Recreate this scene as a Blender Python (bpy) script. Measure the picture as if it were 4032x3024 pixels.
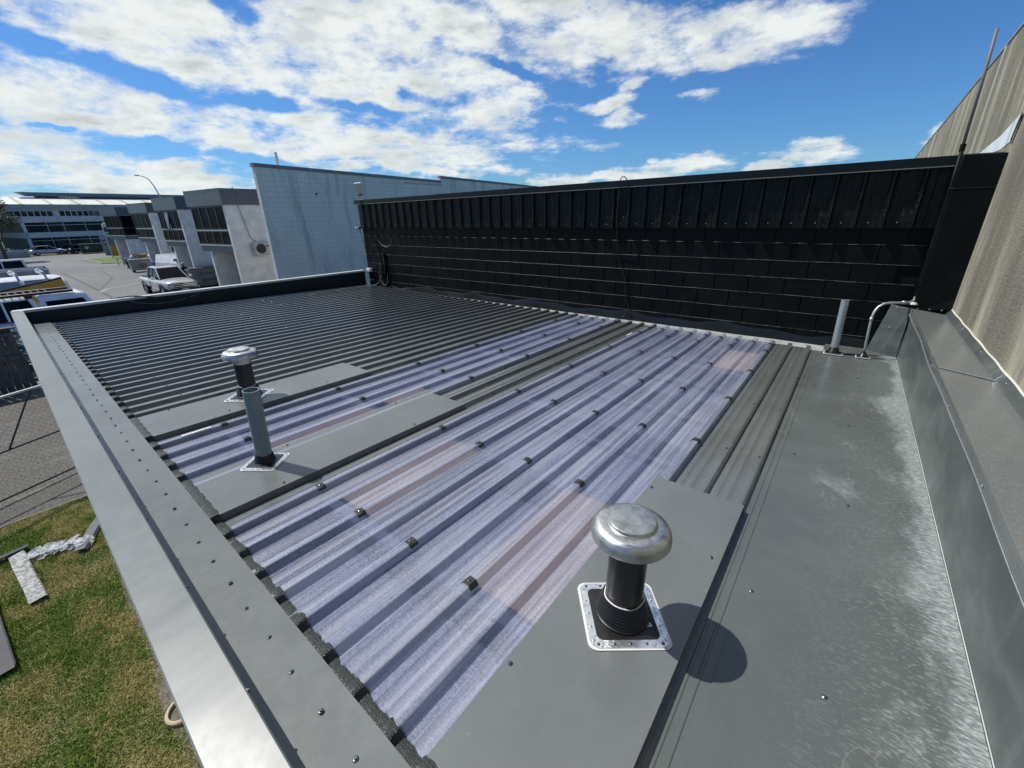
import bpy, bmesh, math, random
import numpy as np
from mathutils import Vector, Matrix
random.seed(7); np.random.seed(7)
for o in list(bpy.data.objects): bpy.data.objects.remove(o)
SC = bpy.context.scene
COL = SC.collection
R = math.radians

# ---------------------------------------------------------------- camera
cam_d = bpy.data.cameras.new('camera'); cam = bpy.data.objects.new('camera', cam_d); COL.objects.link(cam)
cam_d.sensor_width = 36.0; cam_d.lens = 14.974; cam_d.clip_start = 0.05; cam_d.clip_end = 3000
M3 = Matrix(((0.791515, -0.210392, 0.573794), (0.610764, 0.305676, -0.730431), (-0.021718, 0.928600, 0.370447)))
cam.matrix_world = M3.to_4x4()
SC.camera = cam
SC.render.engine = 'CYCLES'
SC.view_settings.view_transform = 'Standard'; SC.view_settings.look = 'None'
SC.view_settings.exposure = 0.2; SC.view_settings.gamma = 1.0
SC.cycles.max_bounces = 8; SC.cycles.transparent_max_bounces = 12
# the lens is at the origin, eye height 4.5 m: the ground is z = -4.5
G = -4.5
SUN = Vector((-0.535, -0.15, 0.832)).normalized()
sd = bpy.data.lights.new('sun', 'SUN'); so = bpy.data.objects.new('sun', sd); COL.objects.link(so)
sd.energy = 4.2; sd.angle = R(0.53); sd.color = (1.0, 0.955, 0.89)
so.rotation_euler = (-SUN).to_track_quat('-Z', 'Y').to_euler(); so.location = (0, 0, 60)

# ---------------------------------------------------------------- node helper
class NT:
    def __init__(s, nt):
        s.nt = nt; s.N = nt.nodes; s.L = nt.links
    def n(s, t, **k):
        x = s.N.new(t)
        for a, b in k.items(): setattr(x, a, b)
        return x
    def put(s, sock, v):
        if isinstance(v, (bpy.types.NodeSocket,)): s.L.new(v, sock)
        elif v is not None: sock.default_value = v
    def m(s, op, a, b=None, c=None, clamp=False):
        x = s.n('ShaderNodeMath', operation=op, use_clamp=clamp)
        s.put(x.inputs[0], a)
        if b is not None: s.put(x.inputs[1], b)
        if c is not None: s.put(x.inputs[2], c)
        return x.outputs[0]
    def noise(s, vec, scale, detail=4, rough=.55, dim='3D', dist=0.0):
        x = s.n('ShaderNodeTexNoise', noise_dimensions=dim)
        s.put(x.inputs['Vector'], vec); x.inputs['Scale'].default_value = scale
        x.inputs['Detail'].default_value = detail; x.inputs['Roughness'].default_value = rough
        x.inputs['Distortion'].default_value = dist
        return x.outputs[0]
    def ramp(s, v, a, b, lo=0.0, hi=1.0, smooth=True):
        x = s.n('ShaderNodeMapRange', interpolation_type='SMOOTHSTEP' if smooth else 'LINEAR')
        s.put(x.inputs[0], v); s.put(x.inputs[1], a); s.put(x.inputs[2], b); s.put(x.inputs[3], lo); s.put(x.inputs[4], hi)
        return x.outputs[0]
    def mix(s, f, a, b, blend='MIX'):
        x = s.n('ShaderNodeMix', data_type='RGBA', blend_type=blend)
        s.put(x.inputs[0], f); s.put(x.inputs[6], a if not isinstance(a, tuple) else (*a[:3], 1)); s.put(x.inputs[7], b if not isinstance(b, tuple) else (*b[:3], 1))
        return x.outputs[2]
    def mapping(s, vec, loc=(0, 0, 0), rot=(0, 0, 0), scale=(1, 1, 1), typ='POINT'):
        x = s.n('ShaderNodeMapping', vector_type=typ); s.put(x.inputs['Vector'], vec)
        x.inputs['Location'].default_value = loc; x.inputs['Rotation'].default_value = rot; x.inputs['Scale'].default_value = scale
        return x.outputs[0]
    def bump(s, h, dist=0.01, strength=1.0):
        x = s.n('ShaderNodeBump'); s.put(x.inputs['Height'], h); x.inputs['Distance'].default_value = dist
        x.inputs['Strength'].default_value = strength
        return x.outputs[0]

# ---------------------------------------------------------------- world: sky with clouds
W = bpy.data.worlds.new('World'); SC.world = W; W.use_nodes = True
w = NT(W.node_tree); W.node_tree.nodes.clear()
SKY_STRENGTH = 0.1
POS = [(-1.252, 0.271, 3.128, 0.242, 0.071), (-0.951, 0.278, 3.126, 0.264, 0.093), (-1.086, 0.22, 3.13, 0.192, 0.031), (-0.62, 0.316, 3.014, 0.262, 0.07), (-0.454, 0.278, 2.957, 0.173, 0.039), (-0.213, 0.279, 3.14, 0.129, 0.037), (-0.268, 0.263, 2.962, 0.07, 0.028), (-1.364, 0.168, 3.1, 0.167, 0.045), (-1.04, 0.14, 3.096, 0.386, 0.048), (-0.695, 0.221, 2.875, 0.101, 0.073), (-0.782, 0.271, -2.99, 0.053, 0.041), (-1.433, 0.087, 3.081, 0.108, 0.048), (-1.327, 0.062, 3.065, 0.194, 0.029), (-0.853, 0.09, 3.09, 0.242, 0.01), (-1.178, 0.222, -3.111, 0.094, 0.018), (-1.052, 0.314, -2.928, 0.068, 0.034), (-0.305, 0.2, -3.058, 0.058, 0.012), (-0.466, 0.196, -3.026, 0.065, 0.011), (-0.429, 0.173, -3.134, 0.053, 0.011), (-0.42, 0.218, -2.926, 0.037, 0.009), (-0.095, 0.095, -3.123, 0.05, 0.019), (-0.328, 0.079, -3.063, 0.094, 0.017), (-0.426, 0.072, -3.116, 0.051, 0.017), (-0.569, 0.066, 3.112, 0.063, 0.014), (-0.477, 0.068, 3.094, 0.024, 0.009), (0.063, 0.103, -2.202, 0.03, 0.018), (-.17, .072, 0, .028, .012), (-0.356, 0.098, 3.007, 0.012, 0.007), (-1.559, 0.178, -2.463, 0.128, 0.074), (-0.965, 0.448, -3.032, 0.665, 0.074), (-0.9, 0.78, 0.1, 0.85, 0.27), (-0.5, 1.15, 0, .9, .2), (-2.0, .30, 0.1, .5, .22)]  # last patches continue the clouds out of view, added for whiter reflections and fill
NEG = [(-1.268, 0.212, 3.023, 0.185, 0.019), (-1.376, 0.226, -3.136, 0.052, 0.015), (-1.099, 0.194, 3.088, 0.08, 0.016), (-0.861, 0.222, 3.022, 0.035, 0.018), (-1.14, 0.330, 2.916, 0.05, 0.02), (-1.294, 0.116, 3.028, 0.088, 0.014), (-1.413, 0.138, -3.141, 0.034, 0.005), (-0.93, 0.198, 3.085, 0.102, 0.01), (-0.657, 0.257, 2.847, 0.088, 0.01), (-1.142, 0.098, 3.084, 0.082, 0.011), (-0.10, 0.165, 3.028, 0.45, 0.050), (0.015, 0.228, 2.743, 0.116, 0.059)]
tc = w.n('ShaderNodeTexCoord').outputs['Generated']
sep = w.n('ShaderNodeSeparateXYZ'); w.L.new(tc, sep.inputs[0]); dx, dy, dz = sep.outputs
az = w.m('ARCTAN2', dx, dy); el = w.m('ARCSINE', dz)
comb = w.n('ShaderNodeCombineXYZ'); w.L.new(az, comb.inputs[0]); w.L.new(el, comb.inputs[1]); ae = comb.outputs[0]
# wobble of the cloud outlines
wn = w.n('ShaderNodeTexNoise'); w.put(wn.inputs['Vector'], tc); wn.inputs['Scale'].default_value = 8; wn.inputs['Detail'].default_value = 5
vs = w.n('ShaderNodeVectorMath', operation='SUBTRACT'); w.L.new(wn.outputs['Color'], vs.inputs[0]); vs.inputs[1].default_value = (.5, .5, .5)
vm = w.n('ShaderNodeVectorMath', operation='MULTIPLY_ADD'); w.L.new(vs.outputs[0], vm.inputs[0]); vm.inputs[1].default_value = (.15, .07, 0); w.L.new(ae, vm.inputs[2])
aew = vm.outputs[0]
def field(lst):
    acc = None
    for a, e, th, sa, sb in lst:
        mp = w.mapping(aew, (a, e, 0), (0, 0, th), (sa * 1.12, sb * 1.15, 1), 'TEXTURE')
        ln = w.n('ShaderNodeVectorMath', operation='LENGTH'); w.L.new(mp, ln.inputs[0])
        v = w.m('SUBTRACT', 1.0, ln.outputs['Value'])
        acc = v if acc is None else w.m('MAXIMUM', acc, v)
    return acc
pf = w.m('MAXIMUM', field(POS), -0.55); nf = w.m('MAXIMUM', field(NEG), 0.0)
cov = w.m('SUBTRACT', w.m('MINIMUM', pf, .45), w.m('MULTIPLY', nf, .95))
dzz = w.m('ADD', w.m('MAXIMUM', dz, 0.0), 0.10)
pc = w.n('ShaderNodeCombineXYZ'); w.L.new(w.m('DIVIDE', dx, dzz), pc.inputs[0]); w.L.new(w.m('DIVIDE', dy, dzz), pc.inputs[1])
pl = w.mapping(pc.outputs[0], rot=(0, 0, R(35)), scale=(1.0, 1.25, 1))
n1 = w.noise(pl, 1.9, 9, .62, dist=.25)
n2 = w.noise(w.mapping(tc, scale=(1, 1, 2.1)), 13, 9, .66)
nn = w.m('ADD', w.m('MULTIPLY', n1, .5), w.m('MULTIPLY', n2, .5))
dens_raw = w.m('ADD', w.m('MULTIPLY', cov, .85), w.m('MULTIPLY', w.m('SUBTRACT', nn, .5), 3.5))
dens = w.ramp(dens_raw, -0.20, 0.52)
thick = w.ramp(dens_raw, 0.1, 1.0)
n3 = w.noise(w.mapping(tc, (.013, .02, -.035), scale=(1, 1, 3.0)), 8.5, 7, .6)
shade = w.m('MULTIPLY', w.ramp(n3, .40, .66), w.m('ADD', w.m('MULTIPLY', thick, .8), .2))
ccol = w.mix(shade, (7.6, 7.95, 7.75), (3.7, 4.15, 4.2))
sky = w.n('ShaderNodeTexSky', sky_type='NISHITA', sun_disc=False)
sky.sun_elevation = math.asin(SUN.z); sky.sun_rotation = math.atan2(SUN.x, SUN.y)
sky.air_density = 1.0; sky.dust_density = .35; sky.ozone_density = 3.0; sky.altitude = 0
skc = w.mix(1.0, sky.outputs[0], (.37, .66, .98), 'MULTIPLY')
fin = w.mix(w.m('MULTIPLY', dens, .97), skc, ccol)
bg = w.n('ShaderNodeBackground'); w.L.new(fin, bg.inputs[0]); bg.inputs[1].default_value = SKY_STRENGTH
wo = w.n('ShaderNodeOutputWorld'); w.L.new(bg.outputs[0], wo.inputs[0])
W.cycles.sampling_method = 'MANUAL'; W.cycles.sample_map_resolution = 512

# ---------------------------------------------------------------- materials
MATS = {}
def mat(name, col, rough=.5, metal=0.0, spec=.5, build=None, coat=0.0):
    if name in MATS: return MATS[name]
    m = bpy.data.materials.new(name); m.use_nodes = True
    t = NT(m.node_tree); b = m.node_tree.nodes['Principled BSDF']
    b.inputs['Base Color'].default_value = (*col, 1); b.inputs['Roughness'].default_value = rough
    b.inputs['Metallic'].default_value = metal; b.inputs['Specular IOR Level'].default_value = spec
    b.inputs['Coat Weight'].default_value = coat
    t.P = t.n('ShaderNodeNewGeometry').outputs['Position']
    t.O = t.n('ShaderNodeTexCoord').outputs['Object']
    if build: build(t, b)
    else:
        v = t.noise(t.P, 2.3, 5, .6)
        c = t.mix(t.ramp(v, .3, .7), tuple(x * .86 for x in col), tuple(min(1, x * 1.1) for x in col))
        t.L.new(c, b.inputs['Base Color'])
    MATS[name] = m; return m

def colorsteel(base, dirt=.35, r0=.34, r1=.52, fleck=.5, canning=0.0):
    def f(t, b):
        big = t.noise(t.P, 1.6, 6, .6); mid = t.noise(t.P, 11, 5, .65)
        streak = t.noise(t.mapping(t.P, scale=(26, 1.6, 6)), 1.0, 4, .6)
        c = t.mix(t.ramp(big, .3, .72), tuple(x * .9 for x in base), tuple(x * 1.1 for x in base))
        c = t.mix(t.m('MULTIPLY', t.ramp(streak, .5, .75), dirt), c, tuple(x * 1.35 + .012 for x in base))
        c = t.mix(t.m('MULTIPLY', t.ramp(mid, .58, .8), dirt * .6), c, (.2, .2, .185))
        vf = t.n('ShaderNodeTexVoronoi'); t.put(vf.inputs['Vector'], t.P); vf.inputs['Scale'].default_value = 16
        vf.inputs['Randomness'].default_value = 1
        sp = t.m('LESS_THAN', vf.outputs['Distance'], .055)
        keep = t.m('GREATER_THAN', t.noise(t.P, 7, 2), .60)
        c = t.mix(t.m('MULTIPLY', t.m('MULTIPLY', sp, keep), fleck), c, (.5, .52, .5))
        t.L.new(c, b.inputs['Base Color'])
        t.L.new(t.ramp(mid, .3, .7, r0, r1), b.inputs['Roughness'])
        if canning:
            h = t.noise(t.mapping(t.P, scale=(5, 2.2, 2)), 1.0, 2, .4)
            t.L.new(t.bump(h, canning, 1.0), b.inputs['Normal'])
    return f
M_ROOF = mat('roof_metal', (.125, .135, .130), build=colorsteel((.128, .139, .134), r0=.20, r1=.34))
M_ROOF.node_tree.nodes['Principled BSDF'].inputs['Coat Weight'].default_value = 1.0; M_ROOF.node_tree.nodes['Principled BSDF'].inputs['Coat Roughness'].default_value = .12
M_FLASH = mat('flashing_metal', (.125, .135, .130), build=colorsteel((.136, .149, .148), dirt=.10, r0=.24, r1=.33, fleck=.3, canning=.004))
M_CAP = mat('parapet_cap_metal', (.17, .185, .185), build=colorsteel((.135, .152, .148), dirt=.08, r0=.33, r1=.39, fleck=.25, canning=.004))
def f_pan(t, b):
    base = (.100, .114, .110)
    big = t.noise(t.P, 1.3, 6, .6, dist=.6); mid = t.noise(t.P, 9, 5, .65)
    c = t.mix(t.ramp(big, .3, .72), tuple(x * .85 for x in base), tuple(x * 1.12 for x in base))
    # dried water marks: drops, tide lines, chalky deposits thickest beside the upstand
    s = t.n('ShaderNodeSeparateXYZ'); t.L.new(t.P, s.inputs[0])
    edge = t.ramp(s.outputs[0], .06, .56, 0, 1, False)
    wet = t.noise(t.mapping(t.P, scale=(1.0, .55, 1)), 3.6, 5, .55, dist=.5)
    dep = t.ramp(t.m('ADD', t.m('MULTIPLY', t.m('POWER', edge, 4.0), .42), wet), .62, .88)
    fine = t.noise(t.mapping(t.P, rot=(0, 0, .45), scale=(48, 150, 90)), 1.0, 3, .6)
    drops = t.ramp(fine, .54, .63)
    c = t.mix(t.m('MULTIPLY', t.m('MULTIPLY', drops, t.m('ADD', t.m('MULTIPLY', edge, .62), .05)), .46), c, (.40, .44, .42))
    c = t.mix(t.m('MULTIPLY', dep, t.m('ADD', t.m('MULTIPLY', t.ramp(fine, .38, .66), .50), .14)), c, (.50, .55, .54))
    line = t.noise(t.mapping(t.P, scale=(1.6, .8, 1)), 2.2, 4, .6, dist=1.3)
    tide = t.m('SUBTRACT', 1.0, t.ramp(t.m('ABSOLUTE', t.m('SUBTRACT', line, .55)), .0, .012))
    c = t.mix(t.m('MULTIPLY', t.m('MULTIPLY', tide, t.ramp(wet, .52, .64)), .18), c, (.45, .47, .42))
    t.L.new(c, b.inputs['Base Color'])
    t.L.new(t.ramp(mid, .3, .7, .18, .32), b.inputs['Roughness'])
    h = t.m('ADD', t.m('MULTIPLY', t.noise(t.P, 2.3, 2, .4), 1.0), t.m('MULTIPLY', t.m('MULTIPLY', drops, edge), .12))
    t.L.new(t.bump(h, .006), b.inputs['Normal'])
M_PAN = mat('flat_sheet_metal', (.12, .13, .13), build=f_pan)
def f_par(t, b):
    base = (.125, .145, .14)
    big = t.noise(t.mapping(t.P, scale=(1, 1, 2.5)), 2.2, 5, .6, dist=.4)
    c = t.mix(t.ramp(big, .35, .7), tuple(x * .8 for x in base), tuple(x * 1.25 for x in base))
    sm = t.noise(t.mapping(t.P, rot=(R(38), 0, 0), scale=(1, 7, 1.2)), 1.5, 4, .6)
    c = t.mix(t.m('MULTIPLY', t.ramp(sm, .54, .74), .4), c, (.27, .32, .31))
    t.L.new(c, b.inputs['Base Color'])
    b.inputs['Roughness'].default_value = .3; b.inputs['Metallic'].default_value = .35
    t.L.new(t.bump(t.noise(t.mapping(t.P, scale=(1, 2.2, 3)), 1.4, 2, .4), .012), b.inputs['Normal'])
M_PAR = mat('parapet_face_metal', (.1, .11, .11), build=f_par)
def f_gtop(t, b):
    base = (.13, .142, .14)
    ed = t.noise(t.mapping(t.P, scale=(95, 60, 60)), 1.0, 3, .6)
    n = t.noise(t.P, 3.2, 5, .6)
    c = t.mix(t.ramp(n, .42, .64), base, (.140, .146, .143))
    c = t.mix(t.m('MULTIPLY', t.ramp(ed, .50, .66), .16), c, (.34, .37, .36))
    t.L.new(c, b.inputs['Base Color']); b.inputs['Roughness'].default_value = .24
    t.L.new(t.bump(ed, .0005), b.inputs['Normal'])
M_GTOP = mat('parapet_top_metal', (.1, .11, .11), build=f_gtop)
def f_tray(t, b):
    n = t.noise(t.P, 9, 6, .65)
    c = t.mix(t.ramp(n, .35, .68), (.40, .42, .40), (.27, .28, .265)); t.L.new(c, b.inputs['Base Color'])
    b.inputs['Roughness'].default_value = .55
M_TRAY = mat('gutter_tray_metal', (.4, .41, .4), build=f_tray)
def f_mesh(t, b):
    wv = t.n('ShaderNodeTexWave', wave_type='BANDS', bands_direction='Y'); t.put(wv.inputs['Vector'], t.P)
    wv.inputs['Scale'].default_value = 34; wv.inputs['Distortion'].default_value = 1.5; wv.inputs['Detail'].default_value = 1
    n = t.noise(t.mapping(t.P, scale=(420, 200, 300)), 1.0, 2, .5)
    k = t.ramp(t.m('ADD', t.m('MULTIPLY', wv.outputs[1], .12), n), .42, .80)
    c = t.mix(k, (.055, .063, .061), (.125, .142, .137)); t.L.new(c, b.inputs['Base Color'])
    b.inputs['Roughness'].default_value = .42; b.inputs['Metallic'].default_value = .3
    t.L.new(t.bump(k, .0035), b.inputs['Normal'])
M_MESH = mat('expanded_mesh_metal', (.08, .09, .09), build=f_mesh)
def f_skyl(t, b):
    fib1 = t.noise(t.mapping(t.P, rot=(0, 0, .7), scale=(60, 420, 100)), 1.0, 3, .7)
    fib2 = t.noise(t.mapping(t.P, rot=(0, 0, -.5), scale=(70, 380, 100)), 1.0, 3, .7)
    fib = t.m('MAXIMUM', fib1, fib2)
    band = t.noise(t.mapping(t.P, scale=(30, .7, 3)), 1.0, 4, .62)
    big = t.noise(t.P, 1.5, 4, .55)
    c = t.mix(t.ramp(fib, .44, .70), (.20, .225, .325), (.46, .50, .62))
    c = t.mix(t.m('MULTIPLY', t.ramp(band, .42, .60), .62), c, (.70, .73, .80))
    c = t.mix(t.m('MULTIPLY', t.ramp(big, .4, .7), .25), c, (.15, .17, .33))
    t.L.new(c, b.inputs['Base Color'])
    t.L.new(t.ramp(fib, .4, .7, .30, .42), b.inputs['Roughness']); b.inputs['Specular IOR Level'].default_value = .9
    t.L.new(t.bump(fib, .0012), b.inputs['Normal']); b.inputs['Coat Weight'].default_value = 1.0; b.inputs['Coat Roughness'].default_value = .14
    tr = t.n('ShaderNodeBsdfTranslucent'); t.put(tr.inputs[0], (.38, .44, .60, 1))
    tp = t.n('ShaderNodeBsdfTransparent'); t.put(tp.inputs[0], (.80, .86, .97, 1))
    m1 = t.n('ShaderNodeMixShader'); m1.inputs[0].default_value = .25; t.L.new(b.outputs[0], m1.inputs[1]); t.L.new(tr.outputs[0], m1.inputs[2])
    m2 = t.n('ShaderNodeMixShader'); t.L.new(t.ramp(fib, .42, .68, .46, .26), m2.inputs[0]); t.L.new(m1.outputs[0], m2.inputs[1]); t.L.new(tp.outputs[0], m2.inputs[2])
    out = [n for n in t.N if n.type == 'OUTPUT_MATERIAL'][0]; t.L.new(m2.outputs[0], out.inputs[0])
M_SKYL = mat('fibreglass_skylight', (.3, .3, .5), build=f_skyl)
def f_black(t, b):
    n = t.noise(t.P, 3, 6, .65); g = t.noise(t.P, 60, 4, .7)
    c = t.mix(t.ramp(n, .35, .7), (.0018, .0030, .0036), (.0042, .0062, .0066)); t.L.new(c, b.inputs['Base Color'])
    t.L.new(t.ramp(n, .3, .7, .42, .6), b.inputs['Roughness']); b.inputs['Specular IOR Level'].default_value = .16; t.L.new(t.bump(g, .0022), b.inputs['Normal'])
M_BLACK = mat('black_paint', (.014, .016, .017), build=f_black)
def f_blackbub(t, b):
    n = t.noise(t.mapping(t.P, scale=(1.6, 1, 3)), 3, 6, .65)
    c = t.mix(t.ramp(n, .35, .7), (.0022, .0042, .0045), (.008, .0115, .011)); t.L.new(c, b.inputs['Base Color'])
    b.inputs['Roughness'].default_value = .36; b.inputs['Specular IOR Level'].default_value = .24
    bub = t.noise(t.mapping(t.P, scale=(1.5, 1, .8)), 55, 3, .6); where = t.ramp(t.noise(t.mapping(t.P, scale=(4.3, 1, 1.2)), 1.4, 3), .45, .62)
    t.L.new(t.bump(t.m('MULTIPLY', t.ramp(bub, .56, .66), where), .007), b.inputs['Normal'])
M_BLACKC = mat('blistered_black_paint', (.016, .018, .018), build=f_blackbub)
M_MORTAR = mat('painted_mortar', (.004, .005, .005), .7, 0, .2)
def f_white(t, b):
    big = t.noise(t.P, .8, 6, .6); fine = t.noise(t.P, 14, 4, .65)
    st = t.noise(t.mapping(t.P, scale=(1.5, 1.5, .22)), 1.6, 6, .7)
    c = t.mix(t.ramp(big, .3, .7), (.77, .745, .67), (.86, .84, .76))
    c = t.mix(t.m('MULTIPLY', t.ramp(st, .50, .70), .62), c, (.40, .41, .40))
    c = t.mix(t.m('MULTIPLY', t.ramp(fine, .55, .75), .15), c, (.45, .46, .42))
    t.L.new(c, b.inputs['Base Color']); b.inputs['Roughness'].default_value = .8
    t.L.new(t.bump(fine, .006), b.inputs['Normal'])
M_WBLOCK = mat('weathered_white_block', (.6, .62, .63), build=f_white)
M_WHITE = mat('white_render', (.84, .81, .73), .8)
M_WJOINT = mat('white_wall_mortar', (.55, .55, .52), .85)  # joint tone, greyer than the white blocks
M_GREYCAP = mat('grey_capping', (.21, .225, .23), .5)
def f_conc(t, b):
    big = t.noise(t.mapping(t.P, scale=(1, 1, .5)), 1.4, 6, .6)
    st = t.noise(t.mapping(t.P, scale=(1, .75, .07)), 2.2, 7, .66, dist=.5)
    st2 = t.noise(t.mapping(t.P, scale=(1, 1.6, .22)), 2.0, 7, .72)
    gr = t.noise(t.P, 70, 5, .7)
    c = t.mix(t.ramp(big, .3, .7), (.28, .265, .20), (.38, .36, .27))
    c = t.mix(t.m('MULTIPLY', t.ramp(st, .40, .58), .88), c, (.07, .065, .052))
    st3 = t.noise(t.mapping(t.P, scale=(1, .5, .16)), 1.5, 5, .6, dist=.6); c = t.mix(t.m('MULTIPLY', t.ramp(st3, .50, .62), .7), c, (.085, .08, .065))
    c = t.mix(t.m('MULTIPLY', t.ramp(st2, .5, .75), .22), c, (.14, .13, .105))
    c = t.mix(t.m('MULTIPLY', t.ramp(gr, .45, .65), .6), c, (.48, .455, .35))
    t.L.new(c, b.inputs['Base Color']); b.inputs['Roughness'].default_value = .92
    bl = t.noise(t.mapping(t.P, scale=(1, .55, .45)), 1.1, 7, .68, dist=.8); c = t.mix(t.m('MULTIPLY', t.ramp(bl, .42, .66), .6), c, (.12, .115, .09)); t.L.new(c, b.inputs['Base Color'])
    t.L.new(t.bump(gr, .006), b.inputs['Normal'])
M_CONC = mat('weathered_concrete', (.32, .3, .25), build=f_conc)
M_PALESEAL = mat('pale_sealant', (.62, .6, .52), .6)
def f_galv(t, b):
    v = t.n('ShaderNodeTexVoronoi'); t.put(v.inputs['Vector'], t.P); v.inputs['Scale'].default_value = 60
    n = t.noise(t.mapping(t.P, scale=(3, 3, .8)), 8, 5, .6)
    c = t.mix(t.ramp(v.outputs['Distance'], 0, .6), (.36, .40, .41), (.50, .54, .55)); c = t.mix(t.m('MULTIPLY', t.ramp(n, .5, .7), .4), c, (.22, .24, .24))
    t.L.new(c, b.inputs['Base Color']); b.inputs['Metallic'].default_value = .65; b.inputs['Roughness'].default_value = .42
M_GALV = mat('galvanised_steel', (.45, .48, .5), build=f_galv)
def f_pipe(t, b):
    n = t.noise(t.mapping(t.P, scale=(9, 9, 1.6)), 5, 5, .7)
    c = t.mix(t.ramp(n, .35, .6), (.155, .20, .215), (.20, .25, .262)); c = t.mix(t.ramp(n, .63, .68), c, (.085, .085, .078))
    t.L.new(c, b.inputs['Base Color']); b.inputs['Roughness'].default_value = .45
M_PIPE = mat('painted_grey_pipe', (.2, .25, .26), build=f_pipe)
def f_alu(t, b):
    n = t.noise(t.P, 14, 4, .6); g = t.noise(t.mapping(t.P, scale=(1, 1, 14)), 30, 3, .6)
    c = t.mix(t.ramp(n, .35, .7), (.60, .61, .59), (.34, .345, .33)); t.L.new(c, b.inputs['Base Color']); b.inputs['Metallic'].default_value = .92
    t.L.new(t.ramp(g, .3, .7, .30, .50), b.inputs['Roughness'])
    t.L.new(t.bump(n, .0007), b.inputs['Normal'])
M_ALU = mat('spun_aluminium', (.6, .6, .6), build=f_alu)
def f_foil(t, b):
    n = t.noise(t.P, 42, 3, .6)
    c = t.mix(t.ramp(n, .4, .7), (.78, .80, .82), (.55, .58, .62)); t.L.new(c, b.inputs['Base Color']); b.inputs['Metallic'].default_value = .85; b.inputs['Roughness'].default_value = .24
    t.L.new(t.bump(n, .0025), b.inputs['Normal'])
M_FOIL = mat('aluminium_foil_strip', (.7, .7, .7), build=f_foil)
M_RUBBER = mat('black_rubber', (.012, .012, .013), .32)
M_DUCT = mat('black_plastic_duct', (.016, .016, .017), .28)
M_SCREW = mat('screw_metal', (.11, .125, .125), .28, .7)
M_SCREWL = mat('bright_screw_metal', (.6, .62, .62), .25, .8)
M_CLIP = mat('dark_saddle_clip', (.022, .026, .024), .45)
M_SILI = mat('white_silicone', (.68, .67, .63), .5)
M_CABLE = mat('black_cable', (.015, .015, .016), .5)
M_CABLEG = mat('grey_cable', (.20, .20, .20), .5)
M_TIMBERI = mat('interior_timber', (.74, .49, .34), .7)
M_VOID = mat('interior_lining', (.26, .27, .34), .8)
def f_asph(t, b):
    g = t.noise(t.P, 26, 6, .75); big = t.noise(t.P, .35, 5, .6); mid = t.noise(t.mapping(t.P, scale=(2.2, .7, 1)), 1.1, 6, .7)
    c = t.mix(t.ramp(g, .35, .68), (.04, .038, .034), (.17, .158, .135)); c = t.mix(t.m('MULTIPLY', t.ramp(mid, .52, .7), .45), c, (.22, .21, .185))
    c = t.mix(t.m('MULTIPLY', t.ramp(big, .45, .7), .5), c, (.085, .075, .062)); t.L.new(c, b.inputs['Base Color']); b.inputs['Roughness'].default_value = .9
    t.L.new(t.bump(g, .01), b.inputs['Normal'])
M_ASPH = mat('asphalt', (.1, .1, .1), build=f_asph)
def f_yard(t, b):
    g = t.noise(t.P, 9, 6, .7); big = t.noise(t.P, .13, 6, .6)
    c = t.mix(t.ramp(g, .35, .68), (.125, .13, .13), (.175, .18, .178)); c = t.mix(t.m('MULTIPLY', t.ramp(big, .42, .66), .6), c, (.10, .105, .108))
    st = t.noise(t.mapping(t.P, scale=(.25, 1.4, 1)), .6, 5, .6); c = t.mix(t.m('MULTIPLY', t.ramp(st, .55, .7), .3), c, (.23, .235, .23))
    t.L.new(c, b.inputs['Base Color']); b.inputs['Roughness'].default_value = .85
M_YARD = mat('yard_asphalt', (.15, .15, .15), build=f_yard)
def f_ground(t, b):
    n = t.noise(t.P, .06, 6, .6)
    c = t.mix(t.ramp(n, .4, .6), (.05, .075, .03), (.09, .085, .05)); t.L.new(c, b.inputs['Base Color']); b.inputs['Roughness'].default_value = .95
M_GROUND = mat('far_ground', (.06, .08, .04), build=f_ground)
def f_soil(t, b):
    n = t.noise(t.P, 5, 6, .65); g = t.noise(t.P, 45, 5, .7)
    c = t.mix(t.ramp(n, .35, .65), (.16, .15, .07), (.10, .12, .04)); c = t.mix(t.m('MULTIPLY', t.ramp(g, .4, .7), .6), c, (.19, .16, .085))
    t.L.new(c, b.inputs['Base Color']); b.inputs['Roughness'].default_value = .95; t.L.new(t.bump(g, .02), b.inputs['Normal'])
M_SOIL = mat('lawn_soil', (.08, .08, .04), build=f_soil)
def f_dirt(t, b):
    n = t.noise(t.P, 8, 7, .7)
    c = t.mix(t.ramp(n, .3, .7), (.105, .092, .075), (.22, .195, .16)); t.L.new(c, b.inputs['Base Color']); b.inputs['Roughness'].default_value = .95
    t.L.new(t.bump(n, .03), b.inputs['Normal'])
M_DIRT = mat('dry_dirt', (.2, .18, .14), build=f_dirt)
def f_blade(t, b):
    i = t.n('ShaderNodeAttribute', attribute_name='tint').outputs['Fac']
    patch = t.noise(t.P, 1.7, 5, .65)
    k = t.m('ADD', t.m('MULTIPLY', i, .5), t.m('MULTIPLY', t.ramp(patch, .38, .64), .55))
    c = t.mix(t.ramp(k, .3, .72), (.17, .26, .04), (.50, .44, .19)); t.L.new(c, b.inputs['Base Color']); b.inputs['Roughness'].default_value = .6
    b.inputs['Specular IOR Level'].default_value = .25
M_BLADE = mat('grass_blade', (.07, .12, .02), build=f_blade)
def f_lawn2(t, b):
    n = t.noise(t.P, 3, 6, .7); c = t.mix(t.ramp(n, .35, .65), (.065, .12, .022), (.10, .145, .035)); t.L.new(c, b.inputs['Base Color']); b.inputs['Roughness'].default_value = .9
M_LAWN2 = mat('verge_grass', (.08, .13, .03), build=f_lawn2)
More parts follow.
